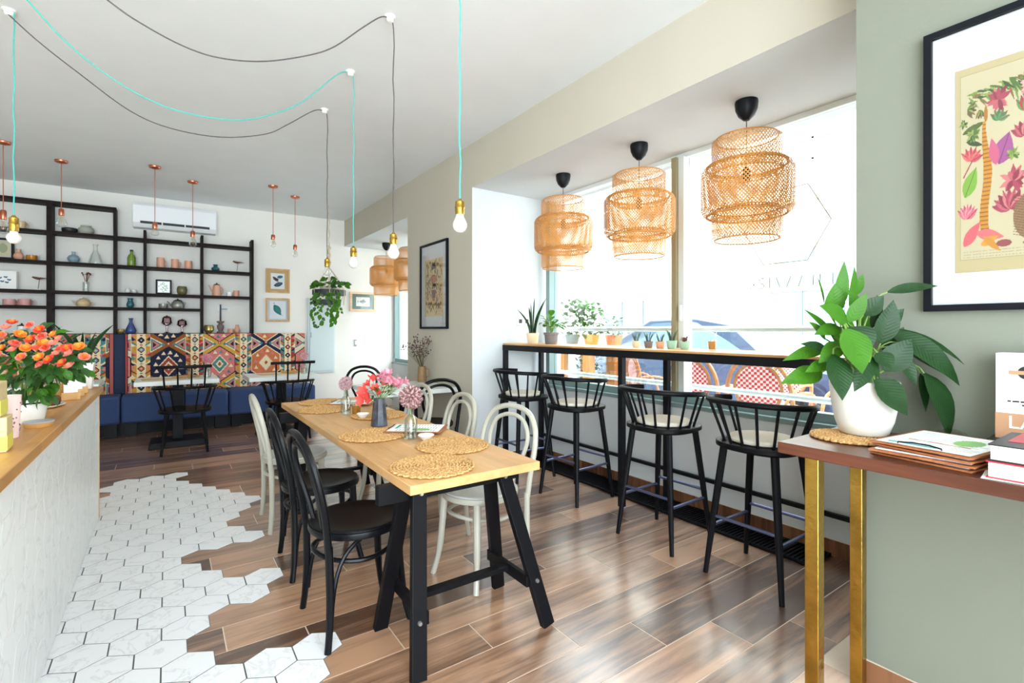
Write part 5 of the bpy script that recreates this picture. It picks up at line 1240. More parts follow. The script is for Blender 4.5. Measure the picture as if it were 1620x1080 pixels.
crock('sugar_bowl', 'cream enamel teapot with lid on the lower shelf', 'teapot', [(0, 0), (.05, 0), (.07, .025), (.072, .05), (.055, .078), (.045, .085), (0, .085)], M_cream2, -0.844, SZ[5], handle=(.068, .02, .06, .03), extra=lambda t: (lid(t, .045, .085, M_cream2), spout(t, .06, .03, .075, M_cream2)))
crock('bottle', 'green glass bottle with dark stopper', 'bottle', [(0, 0), (.04, 0), (.044, .01), (.044, .11), (.032, .14), (.016, .16), (.014, .19), (0, .19)], M_greenb, -0.374, SZ[3], extra=lambda t: part(t, 'stopper', MB().lathe([(0, .19), (.017, .19), (.018, .21), (0, .214)], 12), M_blk))
for k, x in ((0, -0.415), (1, -0.345)): crock('shell', 'small white shell, %s of the two on the narrow shelf' % ('left' if k == 0 else 'right'), 'ornament', [(0, 0), (.02, .002), (.032, .02), (.022, .045), (.012, .06 - .02 * k), (0, .066 - .02 * k)], M_whitecer, x, SZ[4], n=9)
crock('vase', 'teal glazed vase on the narrow shelf', 'vase', vase_prof(.042, .12, .026, .034), M_tealg, -0.386, SZ[5])
crock('vase', 'tall cobalt blue vase with slim neck', 'vase', [(0, 0), (.045, 0), (.055, .02), (.056, .045), (.035, .10), (.017, .14), (.016, .165), (.026, .195), (.02, .195), (.012, .165), (0, .15)], M_blueg, -0.38, SZ[6])
crock('bowl', 'small gold bowl beside the cobalt vase', 'bowl', [(0, 0), (.03, 0), (.045, .025), (.04, .055), (.036, .055), (0, .02)], M_goldg, -0.485, SZ[6])
for i, (x, hd) in enumerate(((-0.069, 1), (0.09, 1), (0.239, 0))):
    crock('mug', ('tall peach mug, leftmost of the three', 'tall peach mug, middle of the three', 'peach beaker without handle, rightmost of the three')[i], 'mug', cup_prof(.043, (.135, .125, .115)[i]), M_pink, x, SZ[3], handle=(.043, .025, .095, .034) if hd else None)
cvb = Canvas(30, 36, (232, 234, 216))
for i in range(30): cvb.leaf(random.uniform(4, 26), random.uniform(4, 32), 6, 1.6, random.uniform(0, 6), (120, 148, 104))
picture('black-framed green leaf print standing on the shelf', (-0.034, 8.06, SZ[4] + 0.097), (1, 0, 0), (0, 0, 1), (0, -1, 0), 0.175, 0.192, 0.02, M_framek, cvb, (0.12, 0.14, 0, 0))
crock('vase', 'round olive glazed vase beside the leaf print', 'vase', [(0, 0), (.04, 0), (.058, .03), (.062, .07), (.052, .105), (.045, .115), (.04, .115), (0, .09)], M_oliveg, 0.168, SZ[4])
crock('cup', 'low grey metal cup beside the teapot', 'cup', cup_prof(.05, .06), M_pew, -0.04, SZ[5])
crock('teapot', 'grey metal teapot on the lower shelf', 'teapot', [(0, 0), (.06, 0), (.075, .03), (.07, .07), (.05, .1), (0, .1)], M_pew, 0.12, SZ[5], handle=(.068, .03, .085, .035), extra=lambda t: (lid(t, .05, .1, M_blk), spout(t, .066, .04, .095, M_pew)))
M_lilacg = glassmat('lilac_glass', (0.82, 0.66, 0.70, 1), 0.2)
for i, (x, h) in enumerate(((0.0, .235), (0.168, .19))):
    t = crock('candle_lamp', ('taller', 'shorter')[i] + ' lilac glass candle lamp on the bottom shelf', 'candle lamp', [(0, 0), (.045, 0), (.012, .02), (.012, h * .42), (.045, h * .5), (.058, h * .6), (.05, h * .85), (.028, h * .93), (0, h * .93)], M_lilacg, x, SZ[6])
    part(t, 'cap', MB().lathe([(.06, h * .56), (.062, h * .58), (.058, h * .59)], 18), mat('plum_metal', c(92, 44, 52), 0.4)); part(t, 'finial', MB().lathe([(.052, h * .86), (.03, h * .95), (.008, h * .97), (.009, h), (0, h * 1.02)], 14), mat('plum_metal', c(92, 44, 52), 0.4))
crock('vase', 'small teal vase on the right shelf', 'vase', [(0, 0), (.035, 0), (.05, .025), (.046, .045), (.024, .06), (.022, .075), (.034, .088), (.028, .088), (0, .07)], M_tealg, 0.556, SZ[3])
bird('brown wading bird ornament on the upper right shelf', 0.82, SZ[3])
crock('coffee_pot', 'peach coffee pot with dark lid on the right shelf', 'coffee pot', [(0, 0), (.052, 0), (.056, .01), (.044, .12), (.04, .15), (0, .15)], M_pink, 0.572, SZ[4], handle=(.046, .03, .12, .045), extra=lambda t: (lid(t, .04, .15, M_blk), spout(t, .048, .06, .15, M_pink)))
crock('cup', 'small white cup beside the coffee pot', 'cup', cup_prof(.034, .058), M_whitecer, 0.725, SZ[4])
crock('cup', 'small peach cup at the right shelf end', 'cup', cup_prof(.036, .085), M_pink, 0.812, SZ[4])
crock('bowl', 'gold glass bowl beside the dark candle', 'bowl', [(0, 0), (.03, 0), (.06, .04), (.058, .09), (.05, .11), (.048, .11), (0, .03)], M_goldg, 0.478, SZ[6])
t = crock('candlestick', 'stone candlestick with a tall dark candle', 'candlestick', [(0, 0), (.05, 0), (.046, .015), (.025, .03), (.042, .07), (.044, .10), (.022, .13), (.045, .15), (.05, .165), (.012, .166), (0, .16)], mat('grey_stone', c(116, 104, 98), 0.7), 0.617, SZ[6])
part(t, 'candle', MB().tube([(0, 0, .162), (0, 0, .40)], [.012, .009], 10), mat('navy_wax', c(46, 44, 60), 0.5))
crock('cup', 'low peach cup beside the candlestick', 'cup', cup_prof(.036, .06), M_pink, 0.741, SZ[6])
crock('bottle', 'peach stoneware bottle at the bottom shelf end', 'bottle', vase_prof(.036, .115, .02, .024), M_pink, 0.82, SZ[6])

# ================================================================ ON THE LONG TABLE
TZ = 0.7455
M_straw = mat('plaited_water_hyacinth', c(222, 180, 118), 0.75, noise=0.5, nscale=90, col2=c(170, 120, 66))
def mat_mesh(R):
    mb = MB(); rg = random.Random(2); r = 0.008; i = 0
    mb.mi = 1; mb.lathe([(0, 0), (R - 0.006, 0), (R - 0.004, 0.002), (0, 0.0025)], 40); mb.mi = 0
    while r < R:
        n = max(4, int(2 * PI * r / 0.0165))
        for k in range(n):
            a = 2 * PI * (k + 0.5 * (i % 2)) / n; sg = 1 if k % 2 else -1
            o = (r * math.cos(a), r * math.sin(a), 0.0048)
            tx = (-math.sin(a), math.cos(a)); q = 0.0105
            dx, dy = tx[0] * q + sg * math.cos(a) * q * .55, tx[1] * q + sg * math.sin(a) * q * .55
            mb.tube([(o[0] - dx, o[1] - dy, o[2] - .002), (o[0] - dx * .4, o[1] - dy * .4, o[2] + .0012), (o[0] + dx * .4, o[1] + dy * .4, o[2] + .0012), (o[0] + dx, o[1] + dy, o[2] - .002)], [.0018, .0054, .0054, .0018], 6)
        r += 0.0135; i += 1
    me = mb.mesh('placemat', True, 60); me.materials.append(M_straw); me.materials.append(mat('dark_straw', c(120, 80, 42), .9)); return me
PM = mat_mesh(0.172)
for (x, y), lb in (((0.908, 1.885), 'round woven placemat at the near end of the table, the nearest one'), ((1.150, 2.162), 'round woven placemat at the near right, beside the small white dish'), ((0.910, 2.617), 'round woven placemat under the corner of the near clipboard'), ((1.150, 3.206), 'round woven placemat behind the black vase'), ((0.912, 3.648), 'round woven placemat beside the amber glass, left of the far clipboard'), ((1.00, 4.012), 'round woven placemat at the far end of the table')):
    o = newobj('placemat', PM, None, None, (x, y, TZ + 0.0004), random.random() * 6); tag(o, lb, 'placemat', 'woven placemats on the long table')

# vase of alstroemeria
def petal_flower(name, cols, L, W, n):
    mb = MB()
    for k in range(n):
        a = 2 * PI * k / n; ca, sa = math.cos(a), math.sin(a); vs = []; mb.mi = k % len(cols)
        for i in range(5):
            t = i / 4; w = W * math.sin(PI * (0.1 + 0.85 * t)) ; rr = 0.003 + L * t ** 1.2 * 0.75; z = L * 0.75 * t ** 0.7
            for q in (-1, 0, 1): vs.append((rr * ca - q * w / 2 * sa, rr * sa + q * w / 2 * ca, z + abs(q) * .002))
        mb.add(vs, [(3 * i + j, 3 * i + j + 1, 3 * i + j + 4, 3 * i + j + 3) for i in range(4) for j in range(2)])
    me = mb.mesh(name, True, 80)
    for m in cols: me.materials.append(m)
    return me
M_cor = mat('coral_red_petal', c(238, 92, 82), 0.6, trans=0.3); M_ppk = mat('pale_pink_petal', c(236, 178, 190), 0.6, trans=0.3); M_pkc = mat('mid_pink_petal', c(222, 138, 160), 0.6, trans=0.3)
fv = thing('flower_vase', 'faceted black vase with coral and pink flowers on the long table', 'vase', (1.035, 2.865, TZ + 0.0005))
part(fv, 'vase', MB().lathe([(0, 0), (.048, 0), (.05, .004), (.041, .09), (.033, .163), (.028, .163), (.034, .09), (0, .03)], 9), mat('black_faceted_glaze', c(36, 38, 44), 0.25, noise=0.4, nscale=12, col2=c(84, 88, 98)), smooth=False)
fr = petal_flower('flower', [M_cor, M_cor], .044, .028, 6); fp = petal_flower('flower', [M_ppk, M_pkc], .044, .026, 6)
rg = random.Random(14)
gl = leaf_mesh('leaf', .07, .016, .5, .08, M_leafl, 5, .8)
for i, (a, b, k) in enumerate([(-0.062, 0.236, 0), (-0.037, 0.263, 0), (-0.081, 0.198, 0), (-0.018, 0.213, 0), (-0.051, 0.175, 0), (-0.007, 0.182, 0), (-0.073, 0.167, 0), (0.015, 0.236, 0), (-0.029, 0.159, 0), (0.037, 0.282, 1), (0.059, 0.294, 1), (0.011, 0.278, 1), (0.081, 0.282, 1), (0.102, 0.263, 1), (0.044, 0.259, 1), (0.073, 0.251, 1), (0.117, 0.244, 1), (0.088, 0.236, 1), (0.029, 0.298, 1), (0.139, 0.251, 1)]):
    p = side_v * a + UP * b - depth_v * rg.uniform(-.02, .07)
    part(fv, 'stem', MB().tube(bez((0, 0, .12), (0, 0, .17), p * .8, p, 5), .0016, 5), M_stem)
    put(fv, 'flower', fr if k == 0 else fp, p, Vector((rg.uniform(-1, 1), rg.uniform(-1, 1), rg.uniform(-.4, .4))), (p - Vector((0, 0, .15))).normalized() - depth_v * .5, rg.uniform(.8, 1.15))
for i in range(34):
    a = rg.uniform(0, 6.28); p = Vector((0.03 * math.cos(a), 0.03 * math.sin(a), rg.uniform(.16, .22))) + side_v * rg.uniform(-.01, .07)
    put(fv, 'leaf', gl, p, Vector((math.cos(a), math.sin(a), rg.uniform(.0, 1))) + side_v * .4, UP, rg.uniform(.6, 1.1))
# bottles with single blooms
def bottle_vase(label, loc, r, h, col, col2, headr, hz, n, tall=0.0):
    t = thing('bottle_vase', label, 'vase', loc, group='bottle vases on the long table')
    part(t, 'bottle', MB().lathe([(0, 0), (r, 0), (r, h * .6), (r * .85, h * .68), (r * .42, h * .76), (r * .38, h * .95), (r * .46, h), (r * .36, h), (r * .3, h * .78), (r * .88, h * .6), (r * .88, .006), (0, .006)], 24), M_clear)
    part(t, 'water', MB().lathe([(0, .007), (r * .86, .007), (r * .86, h * .46), (0, h * .46)], 20), glassmat('still_water', (0.93, 0.96, 0.96, 1), 0.1))
    part(t, 'stem', MB().tube([(0.004, 0, .02), (0, 0, h), (0, 0, hz)], .003, 6), M_stem)
    st = petal_flower('floret', [col, col2], headr * .44, headr * .17, 6)
    rg = random.Random(n)
    for i in range(n):
        zz = 1 - 2 * (i + .5) / n; a = i * 2.39996; rr = math.sqrt(1 - zz * zz)
        d = Vector((rr * math.cos(a), rr * math.sin(a), zz)); p = Vector((0, 0, hz)) + d * headr * rg.uniform(.62, .82)
        put(t, 'floret', st, p, d.cross(Vector((.3, .5, .2))), d, rg.uniform(.8, 1.1))
    part(t, 'flower_core', MB().sphere((0, 0, hz), headr * .42, 12, 8), col2)
M_all1 = mat('dusty_pink_petal', c(196, 158, 152), 0.7); M_all2 = mat('mauve_petal', c(134, 92, 94), 0.7)
bottle_vase('clear bottle with a large dusty pink allium, nearest flower on the table', (1.05, 2.44, TZ + 0.0005), .035, .165, M_all1, M_all2, .056, .215, 90)
bottle_vase('clear bottle with a small lilac bloom beside the amber glass', (0.99, 3.385, TZ + 0.0005), .033, .16, M_all1, mat('lilac_petal', c(186, 150, 164), 0.7), .042, .205, 46)
crock('dish', 'small white dish beside the allium bottle', 'dish', [(0, 0), (.018, 0), (.03, .012), (.043, .026), (.041, .028), (.027, .014), (0, .006)], M_whitecer, 1.10, TZ, 2.36, group='dishes on the long table')
t = crock('dish', 'small white dish with a brown nut on the placemat behind the vase', 'dish', [(0, 0), (.018, 0), (.03, .012), (.04, .026), (.038, .028), (.027, .014), (0, .006)], M_whitecer, 1.02, TZ + 0.0118, 3.12, group='dishes on the long table')
t = thing('drinking_glass', 'glass of amber juice on the long table', 'glass', (1.035, 3.30, TZ + 0.0005))
part(t, 'glass', MB().lathe([(0, 0), (.026, 0), (.031, .08), (.029, .08), (.0245, .006), (0, .006)], 22), M_clear); part(t, 'juice', MB().lathe([(0, .007), (.024, .007), (.0275, .066), (0, .066)], 20), mat('amber_juice', c(206, 132, 28), 0.15, trans=0.3))
M_clip = wood_mat('brown_hardboard', c(150, 86, 48), c(178, 110, 66), 0.5, 0, 4.0, 0.3)
def clipboard(label, loc, rz, menu=True, w=0.225, h=0.315, cols=((60, 160, 160), (190, 110, 70), (140, 190, 110)), tilt=0.0, ds=0):
    t = thing('clipboard', label, 'clipboard', loc, rz)
    part(t, 'board', MB().box(-h / 2, h / 2, -w / 2, w / 2, 0, 0.004), M_clip, smooth=False)
    part(t, 'clip', MB().tube([(-h / 2 + .012, -.05, .008), (-h / 2 + .012, -.05, .012), (-h / 2 + .022, -.02, .014), (-h / 2 + .022, .02, .014), (-h / 2 + .012, .05, .012), (-h / 2 + .012, .05, .008)], .0022, 6), M_blackmetal)
    cv = Canvas(72, 48, (243, 244, 241)); rg = random.Random(ds)
    cv.rect(6, 4, 10, 30, cols[0]); cv.rect(26, 8, 28, 40, cols[1]); cv.ell(44, 34, 14, 7, cols[2])
    for i in range(14):
        for k in range(3): cv.rect(12 + i * 4, 4 + k * 15, 13.2 + i * 4, 4 + k * 15 + rg.uniform(6, 12), (150, 154, 156))
    cv.panel('menu_sheet', t, (-h / 2 + .014, w / 2 - .01, .0052), (h - .03, 0, 0), (0, -w + .02, 0), M_print, 'printed menu sheet')
    return t
clipboard('brown clipboard with a white menu, in front of the allium bottle', (1.155, 2.60, TZ + 0.0125), math.radians(-38), ds=1)
clipboard('brown clipboard with a white menu at the far end of the long table', (1.165, 3.80, TZ + 0.0125), math.radians(-34), ds=2)

# small table, bench tables
t = thing('jug', 'brown stoneware jug with dried stems on the small table by the pier', 'jug', (2.25, 4.93, 0.7505))
M_jug = mat('brown_stoneware', c(150, 116, 76), 0.5, noise=0.2, nscale=30)
part(t, 'body', MB().lathe([(0, 0), (.046, 0), (.048, .01), (.043, .165), (.038, .168), (.04, .02), (0, .012)], 22), M_jug); q = side_v * 1.0
part(t, 'handle', MB().tube([q * .044 + UP * .14, q * .075 + UP * .135, q * .075 + UP * .06, q * .046 + UP * .05], .006, 6), M_jug)
rg = random.Random(41); M_dry = mat('dried_stem', c(96, 92, 62), 0.8); M_dryb = mat('dried_bloom', c(96, 66, 66), 0.8)
for i in range(30):
    a = rg.uniform(0, 6.28); r = rg.uniform(.02, .17); hh = rg.uniform(.28, .5)
    tip = Vector((r * math.cos(a), r * math.sin(a), hh)) - side_v * .05; mid = Vector((tip.x * .4, tip.y * .4, hh * .6)); 
    if tip.x > .10: tip.x = .10 - rg.random() * .05
    part(t, 'dried_stem', MB().tube(bez((0, 0, .05), (0, 0, .2), mid, tip, 6), .002, 4), M_dry)
    for k in range(4): part(t, 'dried_bloom', MB().sphere(tip + Vector((rg.uniform(-.03, .03), rg.uniform(-.03, .03), rg.uniform(-.04, .02))), .008, 6, 4), M_dryb)
t = thing('drinking_glass', 'small tea glass on the white table by the pier', 'glass', (1.80, 4.62, 0.7505)); part(t, 'glass', MB().lathe([(0, 0), (.026, 0), (.031, .085), (.029, .085), (.0245, .006), (0, .006)], 18), M_clear); part(t, 'tea', MB().lathe([(0, .007), (.024, .007), (.026, .05), (0, .05)], 16), mat('brown_tea', c(120, 70, 40), 0.2))
M_kraft = mat('kraft_paper', c(214, 186, 136), 0.9)
for x, y, lb, g in ((-0.03, 6.80, 'kraft paper placemat on the middle bench table', 1), (1.12, 6.75, 'kraft paper placemat on the right bench table', 2), (-1.0, 6.82, 'kraft paper placemat on the left bench table', 3)):
    t = solo('paper_placemat', lb, 'placemat', MB().box(-.20, .20, -.14, .14, 0, .002), M_kraft, 'paper placemats on the bench tables', smooth=False, loc=(x, y, 0.7575), rz=0.1)
    m = newobj('placemat', PM, None, None, (x + .22, y + .12, 0.7598)); tag(m, 'round woven placemat on the %s bench table' % ('middle', 'right', 'left')[g - 1], 'placemat', 'woven placemats on the bench tables'); m.scale = (.8, .8, 1)
t = thing('drinking_glass', 'amber candle glass on the middle bench table', 'candle', (0.22, 6.70, 0.7575)); part(t, 'glass', MB().lathe([(0, 0), (.028, 0), (.032, .10), (.03, .10), (.026, .006), (0, .006)], 18), M_clear); part(t, 'wax', MB().lathe([(0, .007), (.0255, .007), (.028, .08), (0, .08)], 16), mat('amber_wax', c(222, 160, 70), 0.3, trans=.3))
bottle_vase('clear bottle with small pink blooms on the middle bench table', (0.38, 6.72, 0.7575), .04, .16, M_ppk, M_pkc, .05, .22, 36)
bottle_vase('clear bottle with small pink blooms on the right bench table', (1.42, 6.62, 0.7575), .04, .16, M_ppk, M_all1, .045, .22, 30)

# ================================================================ ON THE CONSOLE
CZ = 0.9545
o = newobj('placemat', PM, None, None, (1.872, 0.715, CZ + 0.0002)); tag(o, 'round woven placemat half under the peace lily pot', 'placemat'); o.scale = (0.66, 0.66, 1)
bpy.data.objects['peace_lily'].location.z += 0.0115
for k, (dx, dy, rz) in enumerate(((0.0, 0.0, -.16), (-.008, .012, -.05), (.006, -.01, -.22), (-.004, .004, -.12))):
    if k < 3:
        t = thing('clipboard', ('lowest', 'second', 'third')[k] + ' brown clipboard in the stack on the console', 'clipboard', (1.84 + dx, 0.457 + dy, CZ + .0006 + k * .0115), rz, 'stack of clipboards on the console')
        part(t, 'board', MB().box(-.16, .16, -.118, .118, 0, .005), M_clip, smooth=False); part(t, 'paper', MB().box(-.14, .15, -.105, .108, .0051, .0085), M_paper, smooth=False)
    else:
        t = clipboard('brown clipboard with a coloured menu on top of the console stack', (1.84 + dx, 0.457 + dy, CZ + .0006 + k * .0115), rz, w=.236, h=.32, ds=5); t['group'] = 'stack of clipboards on the console'
solo('loose_sheet', 'white printed sheet sticking out under the clipboards towards the books', 'paper', MB().box(-.1, .1, -.07, .07, 0, .0006), M_paper, smooth=False, loc=(1.745, 0.285, CZ + .0001), rz=.12)
def book(label, x0, x1, y0, y1, z0, z1, m_cov, m_pg):
    t = thing('book', label, 'book', ((x0 + x1) / 2, (y0 + y1) / 2, z0), group='books on the console')
    w, d, h = (x1 - x0) / 2, (y1 - y0) / 2, z1 - z0
    mb = MB().box(-w, w, -d, d, 0, .003); mb.box(-w, w, -d, d, h - .003, h); mb.box(-w, w, -d, -d + .003, .003, h - .003)
    part(t, 'cover', mb, m_cov, smooth=False); part(t, 'pages', MB().box(-w + .004, w - .004, -d + .0035, d - .004, .0032, h - .0032), m_pg, smooth=False)
    return t
M_redc = mat('red_cover', c(176, 34, 48), 0.45); M_blackc = mat('black_cover', c(34, 32, 36), 0.45)
book('thick red hardback at the bottom of the console book pile', 1.655, 1.90, -0.04, 0.337, CZ + .0005, CZ + .042, M_redc, mat('cream_pages', c(226, 222, 212), 0.8))
b2 = book('thick white-paged book with black and red cover on top of the pile', 1.66, 1.90, -0.04, 0.334, CZ + .0425, CZ + .083, M_blackc, mat('white_pages', c(240, 240, 236), 0.8))
part(b2, 'red_title_panel', MB().box(-.05, .11, -.15, .165, .0406, .0416), M_redc, smooth=False)
book('black book lying against the column under the white box', 1.985, 2.105, 0.0, 0.402, CZ + .0005, 0.998, M_blackc, M_paper)
bx = thing('gift_box', 'white standing box with a brown band reading LA', 'box', (2.06, 0.20, 0.9985))
part(bx, 'box', MB().box(-.035, .035, -.19, .19, .0, .25), mat('white_card', c(236, 236, 232), 0.5), smooth=False)
part(bx, 'brown_band', MB().box(-.0362, .0362, -.1912, .1912, .0, .075), mat('tan_card', c(178, 134, 100), 0.6), smooth=False)
part(bx, 'emblem', MB().tube([(-.0352, .125, .195), (-.0364, .125, .195)], .019, 24), M_blackc)
part(bx, 'emblem_bar', MB().box(-.0372, -.0351, .075, .162, .189, .20), mat('tan_card', c(178, 134, 100), 0.6), smooth=False)
for z, a, b in ((.108, .02, .165), (.098, .02, .135)):
    mb = MB(); y = b; rg = random.Random(int(z * 1000))
    while y > a: w = rg.uniform(.006, .016); mb.box(-.0358, -.0351, y - w, y, z, z + .0045); y -= w + .003
    part(bx, 'small_print', mb, M_blackc, smooth=False)
cu = bpy.data.curves.new('letters', 'FONT'); cu.body = 'LA'; cu.size = .052; cu.extrude = .0004
tmp = bpy.data.objects.new('letters_tmp', cu); COL.objects.link(tmp)
bpy.context.view_layer.update()
me = bpy.data.meshes.new_from_object(tmp.evaluated_get(bpy.context.evaluated_depsgraph_get())); bpy.data.objects.remove(tmp)
lt_ = newobj('lettering', me, bx, mat('white_ink', c(244, 240, 232), 0.6)); lt_.matrix_local = Matrix(((0, 0, -1, -.0366), (-1, 0, 0, .165), (0, 1, 0, .032), (0, 0, 0, 1)))
t = thing('glass_dish', 'clear glass domed dish between the clipboards and the white box', 'dish', (2.05, 0.475, CZ + .0468)); part(t, 'dome', MB().lathe([(.045, 0), (.05, .004), (.047, .02), (.036, .036), (.016, .044), (0, .045)], 24), M_clear); t.location = (2.04, 0.60, CZ + .0005); t.location = (2.055, 0.50, CZ + .0005)

# ================================================================ ON THE COUNTER
KZ = 0.9205
M_yel = mat('yellow_label', c(222, 212, 88), 0.6); M_box = mat('grey_kraft_box', c(214, 192, 142), 0.85, noise=.12, nscale=90)
for k, (x1, z0, rz) in enumerate(((-0.428, KZ, .05), (-0.442, KZ + .1135, .02))):
    t = thing('cardboard_box', ('lower', 'upper')[k] + ' kraft cardboard box with a yellow stripe at the counter edge of the view', 'box', (x1 - .11, 2.30, z0), rz, 'kraft boxes on the counter')
    part(t, 'carton', MB().box(-.11, .11, -.05, .05, 0, .112), M_box, bevel=.002); part(t, 'yellow_stripe', MB().box(-.111, .1112, -.0512, .0512, .006, .052), M_yel, smooth=False)
t = thing('paper_cup', 'tall pink paper cup with dark dots between the boxes and the roses', 'cup', (-0.478, 2.55, KZ)); part(t, 'cup', MB().lathe([(0, 0), (.028, 0), (.036, .155), (.034, .155), (.026, .004), (0, .004)], 24), mat('pale_pink_paper', c(240, 214, 210), 0.7))
rg = random.Random(4)
for i in range(26):
    a = rg.uniform(-2.6, 0.6); z = rg.uniform(.02, .145); r = .028 + .008 * z / .155 + .0004; part(t, 'dot', MB().sphere((r * math.cos(a), r * math.sin(a), z), .0028, 6, 4), mat('plum_dot', c(150, 100, 110), .7))
t = thing('saucer', 'grey stone coaster with a wooden base on the counter', 'coaster', (-0.43, 2.77, KZ)); part(t, 'wooden_base', MB().lathe([(0, 0), (.042, 0), (.046, .01), (.046, .018), (0, .018)], 24), M_beechx); part(t, 'stone_disc', MB().lathe([(0, .0182), (.048, .0182), (.049, .024), (0, .024)], 24), mat('grey_stone_disc', c(170, 172, 176), .5))
pt_ = solo('tray', 'white oval tray holding brown cakes on the counter', 'tray', MB().lathe([(0, 0), (.085, 0), (.11, .012), (.108, .014), (.083, .004), (0, .004)], 28, (0, 0, 0), .8, 1.2), M_whitecer, loc=(-0.52, 3.45, KZ))
M_cake = mat('brown_cake', c(128, 74, 40), .8, noise=.5, nscale=60, bump=.6, bscale=70)
for i, (x, y, z) in enumerate(((-.555, 3.37, 0), (-.49, 3.40, 0), (-.55, 3.47, 0), (-.485, 3.49, 0), (-.52, 3.43, .052), (-.53, 3.56, 0))):
    mb = MB(); rg = random.Random(i); mb.lathe([(0, 0), (.024, 0), (.03, .015), (.03, .036), (.022, .047), (0, .05)], 11)
    mb.v = [(a * rg.uniform(.9, 1.1), b * rg.uniform(.9, 1.1), d) for a, b, d in mb.v]
    solo('cake', 'brown nut cake on the oval tray, %s' % ('at the near left', 'at the near right', 'in the middle left', 'in the middle right', 'lying on top of the others', 'at the far end')[i], 'cake', mb, M_cake, 'cakes on the tray', loc=(x, y, KZ + .0046 + z))
for i, y in enumerate((3.72, 3.90, 4.06)):
    t = thing('card_holder', 'wooden block with a white card, %s of three along the counter edge' % ('nearest', 'middle', 'farthest')[i], 'card holder', (-0.445, y, KZ), .15)
    part(t, 'block', MB().box(-.04, .04, -.022, .022, 0, .04), M_pine, bevel=.002); part(t, 'card', MB().bar((0, 0, .0402), (0, .022, .092), .06, .0015, (0, 1, 0)), M_paper, smooth=False)
for i, y in enumerate((3.82, 4.20)):
    t = thing('drinking_glass', 'tall glass with amber content, %s on the counter edge' % ('the nearer', 'beside the snake plant')[i], 'glass', (-0.50 + .02 * i, y, KZ)); part(t, 'glass', MB().lathe([(0, 0), (.03, 0), (.034, .11), (.032, .11), (.028, .006), (0, .006)], 18), M_clear); part(t, 'filling', MB().lathe([(0, .007), (.0275, .007), (.031, .085), (0, .085)], 16), mat('amber_filling', c(206, 138, 52), .4))
# glass of juice on the window bar
t = thing('drinking_glass', 'glass of orange juice with a straw on the window bar', 'glass', (2.95, 1.93, BZ)); part(t, 'glass', MB().lathe([(0, 0), (.024, 0), (.031, .07), (.029, .07), (.0225, .005), (0, .005)], 18), M_clear); part(t, 'juice', MB().lathe([(0, .006), (.022, .006), (.028, .06), (0, .06)], 16), mat('orange_juice', c(240, 176, 90), .3, trans=.3)); part(t, 'straw', MB().tube([(0, 0, .01), (.0, -.03, .12)], .0025, 6), M_whitecer)
# patterned rug between the long table and the bench, seen below the table
cv = Canvas(70, 160, (206, 204, 208)); rg = random.Random(19)
for i in range(560): cv.ell(rg.uniform(4, 66), rg.uniform(4, 156), rg.uniform(.6, 2.2), rg.uniform(.6, 2), rg.choice([(170, 164, 176), (226, 224, 226), (190, 176, 180), (150, 150, 168)]))
for a in ((0, 0, 70, 2), (0, 158, 70, 160), (0, 0, 3, 160), (67, 0, 70, 160)): cv.rect(*a, (176, 60, 72))
rug = thing('rug', 'pale patterned rug with red edge beyond the far end of the long table', 'rug', (2.03, 6.6, 0.0085))
part(rug, 'backing', MB().box(-.35, .35, -.8, .8, 0, .004), mat('rug_backing', c(180, 176, 176), .95), smooth=False)
cv.panel('pile', rug, (-.35, .8, .0046), (.7, 0, 0), (0, -1.6, 0), M_print)
# ================================================================ OUTSIDE THE WINDOW
g = struct('pavement', MB().box(3.45, 40, -25, 60, -0.12, -0.02), mat('pale_paving', c(176, 174, 170), 0.9, noise=0.1, nscale=3), smooth=False)
# railing
ra = thing('railing', 'white tubular railing outside the near window', 'railing', (0, 0, -0.02))
M_rail = mat('white_enamel', c(238, 238, 234), 0.35)
for z in (1.338, 0.872): part(ra, 'rail', MB().tube([(3.52, 0.6, z), (3.52, 4.3, z)], 0.022, 12), M_rail)
for y in (0.6, 4.3): part(ra, 'post', MB().tube([(3.52, y, 0), (3.52, y, 1.338)], 0.022, 12), M_rail)
